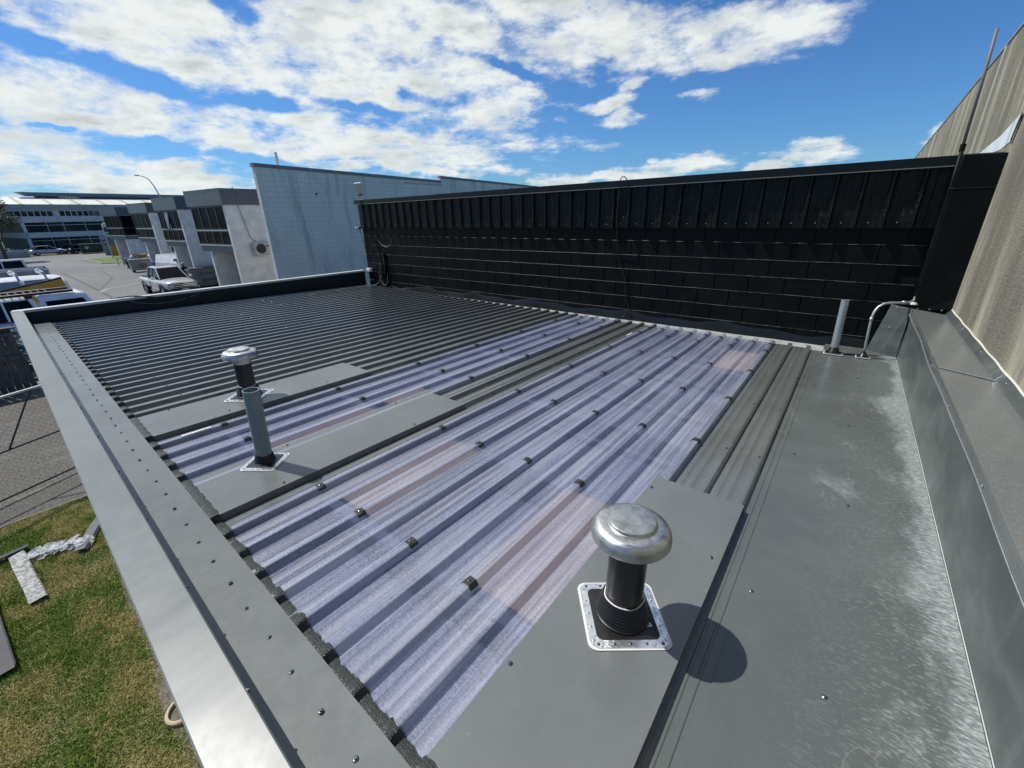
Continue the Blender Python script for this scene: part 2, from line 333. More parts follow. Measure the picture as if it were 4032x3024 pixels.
def f_wood(t, b):
    g = t.noise(t.mapping(t.P, scale=(12, 12, .7)), 2.2, 6, .65)
    c = t.mix(t.ramp(g, .35, .65), (.075, .066, .055), (.145, .13, .11)); t.L.new(c, b.inputs['Base Color']); b.inputs['Roughness'].default_value = .85
M_WOOD = mat('weathered_timber', (.1, .09, .08), build=f_wood)
def glass(name, col, rough=.06, spec=.22):
    def f(t, b):
        n = t.noise(t.P, .55, 4, .6)
        c = t.mix(t.ramp(n, .42, .6), col, tuple(x * 2.4 + .01 for x in col)); t.L.new(c, b.inputs['Base Color'])
    return mat(name, col, rough, 0, spec, build=f)
M_GLASS = glass('dark_glass', (.003, .004, .004), .25, .03); M_GLASSO = glass('office_glass', (.012, .02, .022), .15, .12)
M_CARGLASS = glass('car_glass', (.002, .003, .004), .05, .12)
M_FRAME = mat('dark_window_frame', (.012, .012, .013), .4)
M_ALF = mat('aluminium_frame', (.55, .56, .57), .35, .5)
M_FASC = mat('grey_fascia', (.10, .11, .12), .32, .2); M_SOFF = mat('grey_soffit', (.14, .15, .155), .6)
M_WPAINT = mat('white_car_paint', (.72, .74, .75), .22, 0, .5, coat=.6); M_SILV = mat('silver_car_paint', (.50, .51, .52), .26, .25, .5, coat=.6)
M_DPAINT = mat('dark_green_car_paint', (.012, .018, .02), .2, .2, .5, coat=.7); M_YEL = mat('yellow_vinyl', (.55, .30, .012), .35)
M_TYRE = mat('tyre_rubber', (.015, .015, .015), .8); M_RIM = mat('alloy_rim', (.45, .46, .47), .3, .8); M_BLKP = mat('black_plastic', (.015, .015, .016), .5)
M_CHROME = mat('chrome_trim', (.7, .7, .72), .15, .9); M_LAMP = mat('headlight_lens', (.55, .58, .6), .1, .3)
M_GBIN = mat('grey_painted_steel', (.20, .235, .23), .6); M_GREEN = mat('green_plastic', (.012, .10, .035), .4); M_DGREEN = mat('dark_green_steel', (.012, .04, .022), .5)
M_BLUE = mat('blue_plastic', (.02, .085, .24), .4); M_RED = mat('red_plastic', (.50, .05, .06), .4); M_CARD = mat('cardboard', (.34, .21, .11), .85)
M_ORANGE = mat('orange_sign_print', (.75, .33, .02), .5); M_SIGNG = mat('sign_grey', (.20, .23, .25), .5); M_SIGNW = mat('sign_white', (.75, .78, .78), .5)
M_PRINT = mat('dark_print', (.02, .022, .025), .5); M_GPRINT = mat('green_print', (.03, .20, .11), .5)
M_CREAMR = mat('cream_roof', (.66, .66, .58), .5); M_YSKY = mat('yellowed_roof_light', (.42, .40, .22), .5); M_OFFW = mat('office_white', (.58, .60, .59), .6)
M_DBLUE = mat('blue_grey_ridge', (.11, .155, .19), .45); M_NAVY = mat('ridge_painted_shade', (.03, .035, .07), .6)  # darker copy of the ridge colour: shade under the vent painted in
M_SKIN = mat('skin', (.45, .27, .2), .6); M_SHIRT = mat('black_shirt', (.015, .016, .02), .8); M_HAIR = mat('white_hair', (.6, .58, .55), .8)
M_LEAF = mat('tree_leaf', (.022, .045, .016), .6); M_BARK = mat('bark', (.09, .075, .06), .9)
M_CONCL = mat('pale_concrete', (.36, .355, .33), .9); M_ACW = mat('cream_enamel', (.55, .54, .48), .45)

# ---------------------------------------------------------------- mesh helper
class B:
    def __init__(s): s.v = []; s.f = []; s.m = []
    def add(s, vs, fs, mi=0, M=None):
        o = len(s.v)
        for p in vs:
            s.v.append(tuple(M @ Vector(p)) if M else tuple(p))
        for f in fs: s.f.append(tuple(i + o for i in f)); s.m.append(mi)
        return s
    def box(s, x0, x1, y0, y1, z0, z1, mi=0, M=None):
        return s.add([(x0, y0, z0), (x1, y0, z0), (x1, y1, z0), (x0, y1, z0), (x0, y0, z1), (x1, y0, z1), (x1, y1, z1), (x0, y1, z1)],
                     [(0, 3, 2, 1), (4, 5, 6, 7), (0, 1, 5, 4), (1, 2, 6, 5), (2, 3, 7, 6), (3, 0, 4, 7)], mi, M)
    def lathe(s, prof, n=24, mi=0, M=None, cap=True):
        vs = []; fs = []
        for r, z in prof:
            for i in range(n):
                a = 2 * math.pi * i / n; vs.append((r * math.cos(a), r * math.sin(a), z))
        for j in range(len(prof) - 1):
            for i in range(n):
                k = (i + 1) % n; fs.append((j * n + i, j * n + k, (j + 1) * n + k, (j + 1) * n + i))
        if cap:
            fs.append(tuple(range(n - 1, -1, -1))); fs.append(tuple((len(prof) - 1) * n + i for i in range(n)))
        return s.add(vs, fs, mi, M)
    def tube(s, pts, r, n=8, mi=0, rs=None):
        pts = [Vector(p) for p in pts]; vs = []; fs = []; up = Vector((0, 0, 1)); pr = None
        for i, p in enumerate(pts):
            t = (pts[min(i + 1, len(pts) - 1)] - pts[max(i - 1, 0)]).normalized()
            if pr is None:
                a = t.cross(up if abs(t.z) < .9 else Vector((1, 0, 0))).normalized()
            else: a = (pr - t * pr.dot(t)).normalized()
            pr = a; b = t.cross(a); rr = rs[i] if rs else r
            for k in range(n):
                an = 2 * math.pi * k / n; vs.append(p + a * rr * math.cos(an) + b * rr * math.sin(an))
        for j in range(len(pts) - 1):
            for k in range(n):
                q = (k + 1) % n; fs.append((j * n + k, j * n + q, (j + 1) * n + q, (j + 1) * n + k))
        fs.append(tuple(range(n - 1, -1, -1))); fs.append(tuple((len(pts) - 1) * n + i for i in range(n)))
        return s.add(vs, fs, mi)
    def prism(s, poly, y0, y1, mi=0, M=None, ax='y'):
        # poly in (a,z); extruded along y (or x)
        n = len(poly); vs = []
        for d in (y0, y1):
            for a, z in poly: vs.append((a, d, z) if ax == 'y' else (d, a, z))
        fs = [tuple(range(n)), tuple(range(2 * n - 1, n - 1, -1))]
        for i in range(n): j = (i + 1) % n; fs.append((i, i + n, j + n, j))
        return s.add(vs, fs, mi, M)
    def grid(s, X, Y, fn, mi=0):
        vs = [fn(x, y) for y in Y for x in X]; n = len(X)
        fs = [(j * n + i, j * n + i + 1, (j + 1) * n + i + 1, (j + 1) * n + i) for j in range(len(Y) - 1) for i in range(n - 1)]
        return s.add(vs, fs, mi)
    def mesh(s, name, mats, smooth=False):
        me = bpy.data.meshes.new(name); me.from_pydata(s.v, [], s.f)
        for m in (mats if isinstance(mats, (list, tuple)) else [mats]): me.materials.append(m)
        if any(s.m): me.polygons.foreach_set('material_index', s.m)
        if smooth: me.polygons.foreach_set('use_smooth', [True] * len(me.polygons))
        me.update(); return me
    def obj(s, name, mats, parent=None, smooth=False, bevel=0, loc=None, rot=None):
        o = link(name, s.mesh(name, mats, smooth), parent, loc, rot)
        if bevel:
            b = o.modifiers.new('bevel', 'BEVEL'); b.width = bevel; b.segments = 2; b.limit_method = 'ANGLE'; b.angle_limit = R(40)
        return o
def link(name, data, parent=None, loc=None, rot=None):
    o = bpy.data.objects.new(name, data); COL.objects.link(o)
    if parent is not None: o.parent = parent
    if loc is not None: o.location = loc
    if rot is not None: o.rotation_euler = rot
    return o
def thing(name, label, cat, loc=(0, 0, 0), rz=0.0, group=None):
    o = bpy.data.objects.new(name, None); COL.objects.link(o); o.empty_display_size = .2
    o.location = loc; o.rotation_euler = (0, 0, rz)
    return tag(o, label, cat, group)
def tag(o, label=None, cat=None, group=None, kind=None):
    if label: o['label'] = label
    if cat: o['category'] = cat
    if group: o['group'] = group
    if kind: o['kind'] = kind
    return o
def autosm(o, ang=35):
    m = o.data
    m.polygons.foreach_set('use_smooth', [True] * len(m.polygons))
    bm = bmesh.new(); bm.from_mesh(m)
    for e in bm.edges:
        if len(e.link_faces) == 2 and e.calc_face_angle(0) > R(ang): e.smooth = False
    bm.to_mesh(m); bm.free(); return o
def text(name, s, size, mat_, parent, loc, rot, ext=.002):
    c = bpy.data.curves.new(name, 'FONT'); c.body = s; c.size = size; c.extrude = ext; c.align_x = 'CENTER'; c.align_y = 'CENTER'
    t = bpy.data.objects.new(name, c); COL.objects.link(t); bpy.context.view_layer.update()
    me = bpy.data.meshes.new_from_object(t.evaluated_get(bpy.context.evaluated_depsgraph_get())); bpy.data.objects.remove(t)
    me.materials.clear(); me.materials.append(mat_)
    return link(name, me, parent, loc, rot)

# ================================================================ OUR BUILDING
S = -0.02846; P = .184; X0 = -.203
def rz_(y): return -1.36 + S * y
def rx(k): return X0 - P * k
def ya(x): return .315 - .0432 * x            # edge of the apron flashing
def yend(x): return 5.862 - .0305 * x         # lower ends of the sheets
def ycap_out(x): return -.031 - .0439 * x
def ycap_in(x): return .101 - .0431 * x
ZCAP = -1.13
bld = thing('workshop_building', 'low workshop building in the foreground with ribbed grey metal roof and purple skylight strips', 'building', (0, 0, 0))

def sheet_profile(ka, kb, soft=False):
    """profile points (x, h) from rib ka (right) to rib kb (left), right lip included"""
    pts = []
    H = .032; wb = .029; wt = .0175
    pts.append((rx(ka) + wb + .006, 0.0))
    for k in range(ka, kb + 1):
        c = rx(k)
        if soft: pr = [(wb, 0), (.0225, .022), (.0205, .0285), (.0170, .0318), (.0125, .0328), (-.0125, .0328), (-.0170, .0318), (-.0205, .0285), (-.0225, .022), (-wb, 0)]
        else: pr = [(wb, 0), (wt + .0035, .026), (wt + .001, .0305), (wt - .004, H), (-wt + .004, H), (-wt - .001, .0305), (-wt - .0035, .026), (-wb, 0)]
        pts += [(c + a, h) for a, h in pr]
        if k < kb:
            for q in (.36, .64):
                s = c - P * q
                pts += [(s + .007, 0), (s + .0035, .0026), (s - .0035, .0026), (s - .007, 0)]
    pts.append((rx(kb) - wb - .001, 0.0))
    return pts
def roof_sheet(name, ka, kb, m, dh=0.0, y0f=None, y1f=None, soft=False, trim_r=False, trim_l=False):
    pts = sheet_profile(ka, kb, soft)
    if trim_r: pts = [p for p in pts if p[0] <= rx(ka) - .028]
    if trim_l: pts = [p for p in pts if p[0] >= rx(kb) + .028]
    b = B(); n = len(pts); NY = 9
    vs = []
    for j in range(NY):
        for x, h in pts:
            a = (y0f or (lambda x: ya(x) - .15))(x); e = (y1f or yend)(x); y = a + (e - a) * j / (NY - 1)
            vs.append((x, y, rz_(y) + h + dh))
    fs = [(j * n + i, (j + 1) * n + i, (j + 1) * n + i + 1, j * n + i + 1) for j in range(NY - 1) for i in range(n - 1)]
    b.add(vs, fs)
    # 1 mm of thickness at the cut end so the sheet has an edge
    end = [(x, yend(x) if not y1f else y1f(x), rz_(yend(x) if not y1f else y1f(x)) + h + dh - .004) for x, h in pts]
    o = len(b.v) - n
    b.v += end; b.f += [(o + i, o + n + i, o + n + i + 1, o + i + 1) for i in range(n - 1)]; b.m += [0] * (n - 1)
    ob = b.obj(name, m, bld)
    return autosm(ob, 50)

# metal sheets, four ribs each, side by side without touching faces
roof_sheet('roof_sheet', 0, 2, M_ROOF)
roof_sheet('roof_sheet', 10, 13, M_ROOF)
kk = 17
while kk < 49:
    ke = min(kk + 4, 49)
    pts_right = kk != 17
    roof_sheet('roof_sheet', kk, ke, M_ROOF, trim_r=pts_right, dh=0)
    kk = ke
# the far strip of flat pan beside the far parapet
b = B(); x1 = rx(49) - .03
b.add([(x1, ya(x1) - .15, rz_(.5)), (-9.30, ya(-9.3) - .15, rz_(.5)), (-9.30, 6.15, rz_(6.15)), (x1, 6.15, rz_(6.15))], [(0, 3, 2, 1)])
b.obj('roof_edge_sheet', M_FLASH, bld)
# skylights: fibreglass sheets laid over the edge ribs of the metal
sky_a = []
for ka, kb in ((2, 6), (6, 10)):
    sky_a.append(roof_sheet('skylight_sheet', ka, kb, M_SKYL, dh=.004 if ka == 2 else .0062, soft=True))
roof_sheet('skylight_sheet', 13, 17, M_SKYL, dh=.004, soft=True)
tag(sky_a[0], 'scuffed translucent purple sheet nearest the big vent')
# cut-away under skylights: purlins, lining, timber panels
for yy in (.89, 1.78, 2.67, 3.56, 4.45, 5.33):
    for xa, xb in ((rx(10) + .03, rx(2) - .03), (rx(17) + .03, rx(13) - .03)):
        B().box(xa, xb, yy - .03, yy + .03, rz_(yy) - .17, rz_(yy) - .03).obj('purlin', M_VOID, bld)
for xa, xb in ((rx(10) + .03, rx(2) - .03), (rx(17) + .03, rx(13) - .03)):
    b = B(); Y0 = .30; Y1 = 5.75
    b.add([(xa, Y0, rz_(Y0) - .26), (xb, Y0, rz_(Y0) - .26), (xb, Y1, rz_(Y1) - .26), (xa, Y1, rz_(Y1) - .26)], [(0, 1, 2, 3)])
    for (a, c, d, e) in ((xa, Y0, xb, Y0), (xb, Y0, xb, Y1), (xb, Y1, xa, Y1), (xa, Y1, xa, Y0)):
        b.add([(a, c, rz_(c) - .26), (d, e, rz_(e) - .26), (d, e, rz_(e) - .01), (a, c, rz_(c) - .01)], [(0, 1, 2, 3)])
    b.obj('ceiling_lining', M_VOID, bld)
for xa, xb, ya_, yb_ in ((-.93, -.62, 4.53, 5.30), (-1.93, -1.66, .935, 1.76), (-1.01, -.645, .93, 1.745), (-2.93, -2.75, .94, 1.87 - .12), (-2.86, -2.74, 1.9, 2.3)):
    b = B(); dz = -.016
    b.add([(xa, ya_, rz_(ya_) + dz), (xb, ya_, rz_(ya_) + dz), (xb, yb_, rz_(yb_) + dz), (xa, yb_, rz_(yb_) + dz),
           (xa, ya_, rz_(ya_) + dz - .015), (xb, ya_, rz_(ya_) + dz - .015), (xb, yb_, rz_(yb_) + dz - .015), (xa, yb_, rz_(yb_) + dz - .015)],
          [(0, 1, 2, 3), (7, 6, 5, 4), (0, 4, 5, 1), (1, 5, 6, 2), (2, 6, 7, 3), (3, 7, 4, 0)])
    b.obj('timber_panel', M_TIMBERI, bld)
# flat cover flashings round the vents
def cover(x0, x1, y0, y1, name='cover_flashing'):
    b = B(); h = .0365 if x1 < -1 else .0425
    Y = np.linspace(y0, y1, 6)
    b.grid([x0, x1], Y, lambda x, y: (x, y, rz_(y) + h))
    b.grid([x1, x1 + .0012], Y, lambda x, y: (x, y, rz_(y) + (h if x == x1 else .0045)))
    b.grid([x0 - .004, x0], Y, lambda x, y: (x, y, rz_(y) + (h if x == x0 else h - .012)))
    z = rz_(y1); b.add([(x0, y1, z + h), (x1, y1, z + h), (x1 + .007, y1 - .03, z + .004), (x1 - .03, y1 + .026, z + .010), (x0 + .004, y1 + .02, z + .026)], [(1, 0, 4, 3), (1, 3, 2)])
    return b.obj(name, M_FLASH, bld)
cover(-.619, -.175, -.45, 2.073); cover(-2.655, -2.197, ya(-2.4) - .03, 2.185); cover(-3.95, -3.484, ya(-3.7) - .03, 2.215)
# flat sheet on the right and its far lap
b = B()
Y = np.linspace(-.6, 5.80, 14)
b.grid(np.linspace(-.073, .574, 8), Y, lambda x, y: (x, y, rz_(y) + .006))
FX = {-.1670: .0, -.150: .0, -.146: .0026, -.140: .0026, -.136: .0, -.118: .0, -.114: .0026, -.108: .0026, -.104: .0, -.0745: .0005, -.073: .006}
b.grid(sorted(FX), Y, lambda x, y: (x, y, rz_(y) + FX[x]))
b.obj('flat_roof_sheet', M_PAN, bld)
b = B(); b.grid(np.linspace(-.06, .574, 6), [5.775, 5.80, 6.0, 6.18], lambda x, y: (x, y, rz_(y) + .0105 + (.002 if y > 5.79 else 0)))
b.obj('lap_sheet', M_PAN, bld)
b = B()
b.add([(-9.3, 5.95, rz_(6.0) - .02), (-.06, 5.70, rz_(5.7) - .02), (-.06, 6.185, rz_(6.185) - .014), (-9.3, 6.185, rz_(6.185) - .014)], [(0, 1, 2, 3)])
b.obj('gutter_tray', M_TRAY, bld)
# skirt of black flashing up the block wall, its top edge wavy
b = B(); xs = np.linspace(-8.9, .30, 90); top = []
for i, x in enumerate(xs):
    hgt = .10 + .022 * math.sin(x * 4.1) + .016 * math.sin(x * 9.7 + 1) - (.04 if x < -7.5 else 0)
    top.append(hgt)
vs = []
for i, x in enumerate(xs):
    wv = .006 * math.sin(x * 7.3)
    vs += [(x, 6.165 + wv, rz_(6.16) - .012), (x, 6.172 + wv * .4, rz_(6.16) + top[i] * .55), (x, 6.184, rz_(6.16) + top[i])]
b.add(vs, [(3 * i + j, 3 * i + 3 + j, 3 * i + 4 + j, 3 * i + 1 + j) for i in range(len(xs) - 1) for j in (0, 1)])
autosm(b.obj('wall_flashing', mat('dark_flashing', (.016, .018, .018), .3, .1, .35), bld), 60)
# expanded mesh closure strip along the apron, following the ribs and the covers
def hroof(x):
    for a, c in ((-.625, -.170), (-2.66, -2.19), (-3.955, -3.478)):
        if a <= x <= c: return .0385 if a < -1 else .0435
    if x > -.105: return .008
    k = (X0 - x) / P; d = abs(k - round(k)) * P
    if d < .0185: return .036
    if d < .030: return .036 - (d - .0185) / .0115 * .032
    return .0045
xs = sorted(set(list(np.arange(-9.10, .20, .006)))); segs = 12
per = len(xs) // segs + 1
for s in range(segs):
    xx = xs[s * per:(s + 1) * per + 1]
    if len(xx) < 2: continue
    b = B(); n = len(xx); rows = (-.012, -.004, .018, .038, .048)
    hh = (-.004, .003, .0055, .0055, -.004)
    vs = []
    for j, d in enumerate(rows):
        for x in xx:
            jit = .0013 * math.sin(x * 61) + .0009 * math.sin(x * 141 + j)
            y = ya(x) + d + (jit * 1.5 if j > 2 else 0); vs.append((x, y, rz_(y) + hroof(x) + hh[j] + (jit if j < 4 else 0)))
    b.add(vs, [(j * n + i, j * n + i + 1, (j + 1) * n + i + 1, (j + 1) * n + i) for j in range(len(rows) - 1) for i in range(n - 1)])
    autosm(b.obj('mesh_closure_strip', M_MESH, bld), 70)
# apron flashing and parapet with cap, sheet by sheet
def apron(xa, xb):
    b = B(); X = np.linspace(xa, xb, max(3, int(abs(xb - xa) / .1)))
    def fn(x, t):
        y0 = ycap_in(x) - .012; y1 = ya(x); y = y0 + (y1 - y0) * t
        wob = .0022 * math.sin(x * 8.3) * math.sin(t * 3.1) + .0015 * math.sin(x * 17 + 2) * t
        return (x, y, rz_(y) + .0445 + wob)
    b.grid(X, [0, .33, .66, 1.0], fn)
    n = len(X); last = len(b.v) - n
    low = [(x, ya(x) + .0015, rz_(ya(x)) + .0385) for x in X]
    o = len(b.v); b.v += low
    for i in range(n - 1): b.f.append((last + i, last + i + 1, o + i + 1, o + i)); b.m.append(0)
    autosm(b.obj('apron_flashing', M_FLASH, bld), 40)
for xa, xb in ((-9.30, -8.43), (-8.425, -6.9), (-6.895, .2)): apron(xa, xb)
def capsheet(xa, xb, dz=0.0):
    b = B(); X = np.linspace(xa, xb, max(3, int((xb - xa) / .25)))
    def fn(x, j):
        yo = ycap_out(x); yi = ycap_in(x)
        return [(x, yo, ZCAP - .085 + dz), (x, yo, ZCAP - .014 + dz), (x, yo + .004, ZCAP - .011 + dz), (x, yi - .004, ZCAP + dz - .003), (x, yi, ZCAP - .007 + dz), (x, yi, ZCAP - .05 + dz)][int(j)]
    b.grid(X, [0, 1, 2, 3, 4, 5], fn)
    autosm(b.obj('parapet_cap', M_CAP, bld), 30)
capsheet(-9.42, -4.766, 0.0); capsheet(-4.758, .6, .002)
b = B(); X = np.linspace(-9.40, .6, 12)
b.grid(X, [0, 1], lambda x, j: (x, ycap_in(x) - .012, ZCAP - .04 if j == 0 else rz_(0) + .03)); b.grid(X, [0, 1], lambda x, j: (x, ycap_out(x) + .02, G if j == 0 else ZCAP - .01))
b.add([(-9.40, ycap_out(-9.4) + .02, G), (-9.40, 6.18, G), (-9.40, 6.18, -1.20), (-9.40, ycap_out(-9.4) + .02, -1.16)], [(0, 1, 2, 3)])
b.obj('outer_wall', mat('wall_cladding', (.16, .17, .165), .6), bld)
# far parapet (along x = -9.3) with its cap
b = B(); b.add([(-9.30, .50, rz_(.5) - .01), (-9.30, 6.18, rz_(6.18) - .01), (-9.30, 6.18, -1.185), (-9.30, .50, -1.145)], [(0, 1, 2, 3)])
b.obj('parapet_face', mat('parapet_dark_face', (.010, .022, .024), .4, .0, .2), bld)
M_PCAP = mat('parapet_cap_painted_glare', (.50, .53, .52), .4, .1)  # sun glare along the cap put into its pale base colour
b = B()
for y0, y1 in ((.40, 6.18),):
    z0 = -1.133; z1 = -1.176
    b.add([(-9.295, y0, z0 - .035), (-9.295, y0, z0), (-9.42, y0, z0 + .002), (-9.42, y0, z0 - .05), (-9.295, y1, z1 - .035), (-9.295, y1, z1), (-9.42, y1, z1 + .002), (-9.42, y1, z1 - .05)],
          [(0, 4, 5, 1), (1, 5, 6, 2), (2, 6, 7, 3), (0, 1, 2, 3), (7, 6, 5, 4)])
b.obj('parapet_cap', M_PCAP, bld)

# screws -----------------------------------------------------------------
scr = B().lathe([(.0075, 0), (.0078, .0016), (.0062, .0026), (.0042, .0028), (.0042, .0058), (.0034, .0062)], 10).mesh('screw', M_SCREW, False)
scr_l = B().lathe([(.0065, 0), (.0068, .0016), (.004, .0026), (.004, .0058), (.0032, .006)], 8).mesh('bright_screw', M_SCREWL, False)
def screw(x, y, z, rot=None, me=None, parent=bld, sc=1.0):
    o = bpy.data.objects.new('screw', me or scr); COL.objects.link(o); o.parent = parent; o.location = (x, y, z)
    if rot: o.rotation_euler = rot
    o.scale = (sc, sc, sc); return o
nscrew = 0
for k in range(0, 48):
    x = rx(k) + random.uniform(-.006, .006); y = .233 - .0425 * x + random.uniform(-.004, .004)
    screw(x, y, rz_(y) + .0455, sc=1.08)
for x in (-.62, -1.02, -1.55, -2.1, -2.67, -3.25, -3.9, -4.35, -5.0, -5.7, -6.4, -7.2, -8.0):
    screw(x, ycap_in(x), ZCAP - .017, (R(-90), 0, 0), sc=1.1)
purl = (.89, 1.78, 2.67, 3.56, 4.45, 5.33)
for y in (1.78, 2.67, 3.56, 4.45, 5.33):
    for k in (0, 1): screw(rx(k), y, rz_(y) + .0325) if y > 2.2 else None
    for k in (11, 12): screw(rx(k), y, rz_(y) + .0325) if y > 2.3 else None
cnt = 0
for y in purl:
    for k in range(18, 49, 2):
        kq = k + (1 if int(y * 10) % 2 else 0)
        if (-3.97 < rx(kq) < -3.52 and y < 2.25): continue
        if kq <= 49: screw(rx(kq), y, rz_(y) + .0325, sc=.9)
for x, y in ((-.60, .72), (-.60, 1.95), (-.212, 1.60), (-.212, .62), (-2.64, 1.0), (-2.64, 1.86), (-2.225, .78), (-2.225, 1.70), (-3.935, .72), (-3.935, 1.5), (-3.935, 2.1), (-3.55, 1.0), (-3.55, 1.80)):
    screw(x, y, rz_(y) + (.0375 if x < -1 else .0435), sc=1.05)
for x, y in ((-.045, 1.55), (-.04, 2.9), (.21, 1.24), (.24, 2.45), (.22, 3.6), (-.045, 4.4), (.26, 4.9), (-.05, .80)):
    screw(x, y, rz_(y) + .0065, sc=1.0)
# saddle clips on the skylights
clipm = B()
clipm.add([(.031, -.021, -.016), (.0155, -.021, .0025), (-.0155, -.021, .0025), (-.031, -.021, -.016), (.031, .021, -.016), (.0155, .021, .0025), (-.0155, .021, .0025), (-.031, .021, -.016)],
          [(0, 1, 5, 4), (1, 2, 6, 5), (2, 3, 7, 6), (0, 3, 2, 1), (4, 5, 6, 7)])
clipm.lathe([(.0065, .0025), (.0068, .004), (.0042, .005), (.0042, .0085)], 8, 1)
clipm = clipm.mesh('saddle_clip', [M_CLIP, M_SCREW])
def clip(k, y):
    o = bpy.data.objects.new('saddle_clip', clipm); COL.objects.link(o); o.parent = bld
    o.location = (rx(k), y + random.uniform(-.012, .012), rz_(y) + .0375); o.rotation_euler = (0, 0, random.uniform(-.06, .06))
for k in (2, 4, 6, 8, 10):
    for y in purl:
        if k == 2 and y < 2.2: continue
        clip(k, y)
for k in range(2, 11): clip(k, 5.675)
for k in (13, 15, 17):
    for y in purl:
        if k == 13 and y < 2.4: continue
        clip(k, y)
for k in range(13, 18): clip(k, 5.76)
# paper label left on the skylight's edge rib
b = B(); b.grid([rx(17) - .012, rx(17) + .012], np.linspace(.63, .80, 3), lambda x, y: (x, y, rz_(y) + .0405)); b.obj('paper_label', M_SIGNW, bld)
b = B()
for q in np.linspace(.645, .785, 12): b.box(rx(17) - .007, rx(17) + random.uniform(0, .006), q, q + .005, rz_(q) + .0407, rz_(q) + .0412)
b.obj('label_print', M_PRINT, bld)
b = B(); y = 5.1; b.grid([rx(10) - .10, rx(10) - .085], [5.16, 5.34], lambda x, y: (x, y, rz_(y) + .0075)); b.obj('paper_label', M_SIGNW, bld)

# right-hand parapet: folded flashing beside the concrete wall -----------
XW = .87
def zpt(y): return -.95 - .0068 * y
b = B(); Y = np.linspace(-.6, 5.93, 30)
b.grid(Y, [0, 1, 2, 3], lambda y, j: [(.578, y, rz_(y) + .008), (.5805, y, rz_(y) + .02), (.586 + .003 * math.sin(y * 3.3), y, zpt(y) - .20), (.584, y, zpt(y) - .045)][int(j)])
autosm(b.obj('parapet_side_flashing', M_PAR, bld), 60)
b = B()
b.grid(Y, [0, 1, 2], lambda y, j: [(.571 + .004 * math.sin(y * 2.9), y, zpt(y) - .056 - .004 * math.sin(y * 5)), (.568, y, zpt(y) - .003), (.572, y, zpt(y))][int(j)])
autosm(b.obj('parapet_lip', M_ROOF, bld), 60)
b = B(); b.tube([(.569 + .004 * math.sin(y * 2.9), y, zpt(y) - .058 - .004 * math.sin(y * 5)) for y in Y], .0022, 5); b.obj('raw_edge', M_GALV, bld)
b = B(); b.tube([(.5765, y, rz_(y) + .0095) for y in Y], .0022, 5); b.obj('foot_seam', mat('chalky_seam', (.42, .46, .45), .5), bld)
for ya_, yb_, dz in ((-.6, 3.70, 0), (3.69, 5.93, .003)):
    b = B(); YY = np.linspace(ya_, yb_, 10)
    b.grid(YY, [0, 1], lambda y, j: [(.572, y, zpt(y) + .0002 + dz), (.832, y, zpt(y) - .035 + dz)][int(j)])
    b.obj('parapet_cap', M_GTOP, bld)
    b = B(); b.grid(YY, [0, 1, 2], lambda y, j: [(.832, y, zpt(y) - .035 + dz), (.862, y, zpt(y) + .015 + dz), (.8655, y, zpt(y) + .022 + dz)][int(j)])
    b.obj('wall_upstand', M_PAR, bld)
b = B(); b.tube([(.573, 3.70, zpt(3.7) + .004), (.70, 3.70, zpt(3.7) - .012), (.832, 3.69, zpt(3.7) - .029), (.862, 3.69, zpt(3.7) + .02)], .0035, 6); b.obj('sealant_bead', M_GALV, bld)
b = B(); b.tube([(.866, y, zpt(y) + .022 + .003 * math.sin(y * 13)) for y in np.linspace(-.4, 5.9, 60)], .006, 6); b.obj('sealant_bead', M_PALESEAL, bld)
for y in (1.45, 2.15, 3.05, 3.85, 4.55, 5.25, 5.62, 5.78): screw(.567, y, zpt(y) - .03, (0, R(-90), 0), scr_l)
for y in (1.8, 2.8, 3.55, 4.3, 5.1): screw(.850, y, zpt(y) + .0, (0, R(-60), 0), scr_l)
# return flashing at the far end of the parapet, against the block wall
b = B(); zz = zpt(6); yb = 5.95
b.add([(.575, 5.93, rz_(5.93) + .01), (.575, 5.93, zz - .02), (.42, 6.12, zz - .02), (.33, 6.17, rz_(6.17) + .02), (.44, 6.0, rz_(6) + .01)], [(0, 1, 2, 3, 4)])
b.add([(.575, 5.93, zz - .02), (.42, 6.12, zz - .02), (.42, 6.13, zz + .0), (.575, 5.94, zz + .0)], [(0, 1, 2, 3)])
b.obj('return_flashing', M_PAR, bld)
for p in ((.47, 6.05, -1.01), (.455, 6.03, -1.22)): screw(*p, (R(80), 0, R(-30)), scr_l)

# ================================================================ THE BLACK BLOCK WALL
bw = thing('black_block_wall', 'tall black painted block wall with ribbed black cladding along its top', 'wall', (-4.3, 6.19, G))
def bwo(b, name, m, **k):
    o = b.obj(name, m, bw, **k); o.location = (4.3, -6.19, -G); return o
def ztop(x): return .411 + (x + 0.0) * .0056 if x < 99 else 0
b = B(); b.box(-9.16, .87, 6.205, 6.40, G, .25)
bwo(b, 'mortar_core', M_MORTAR)
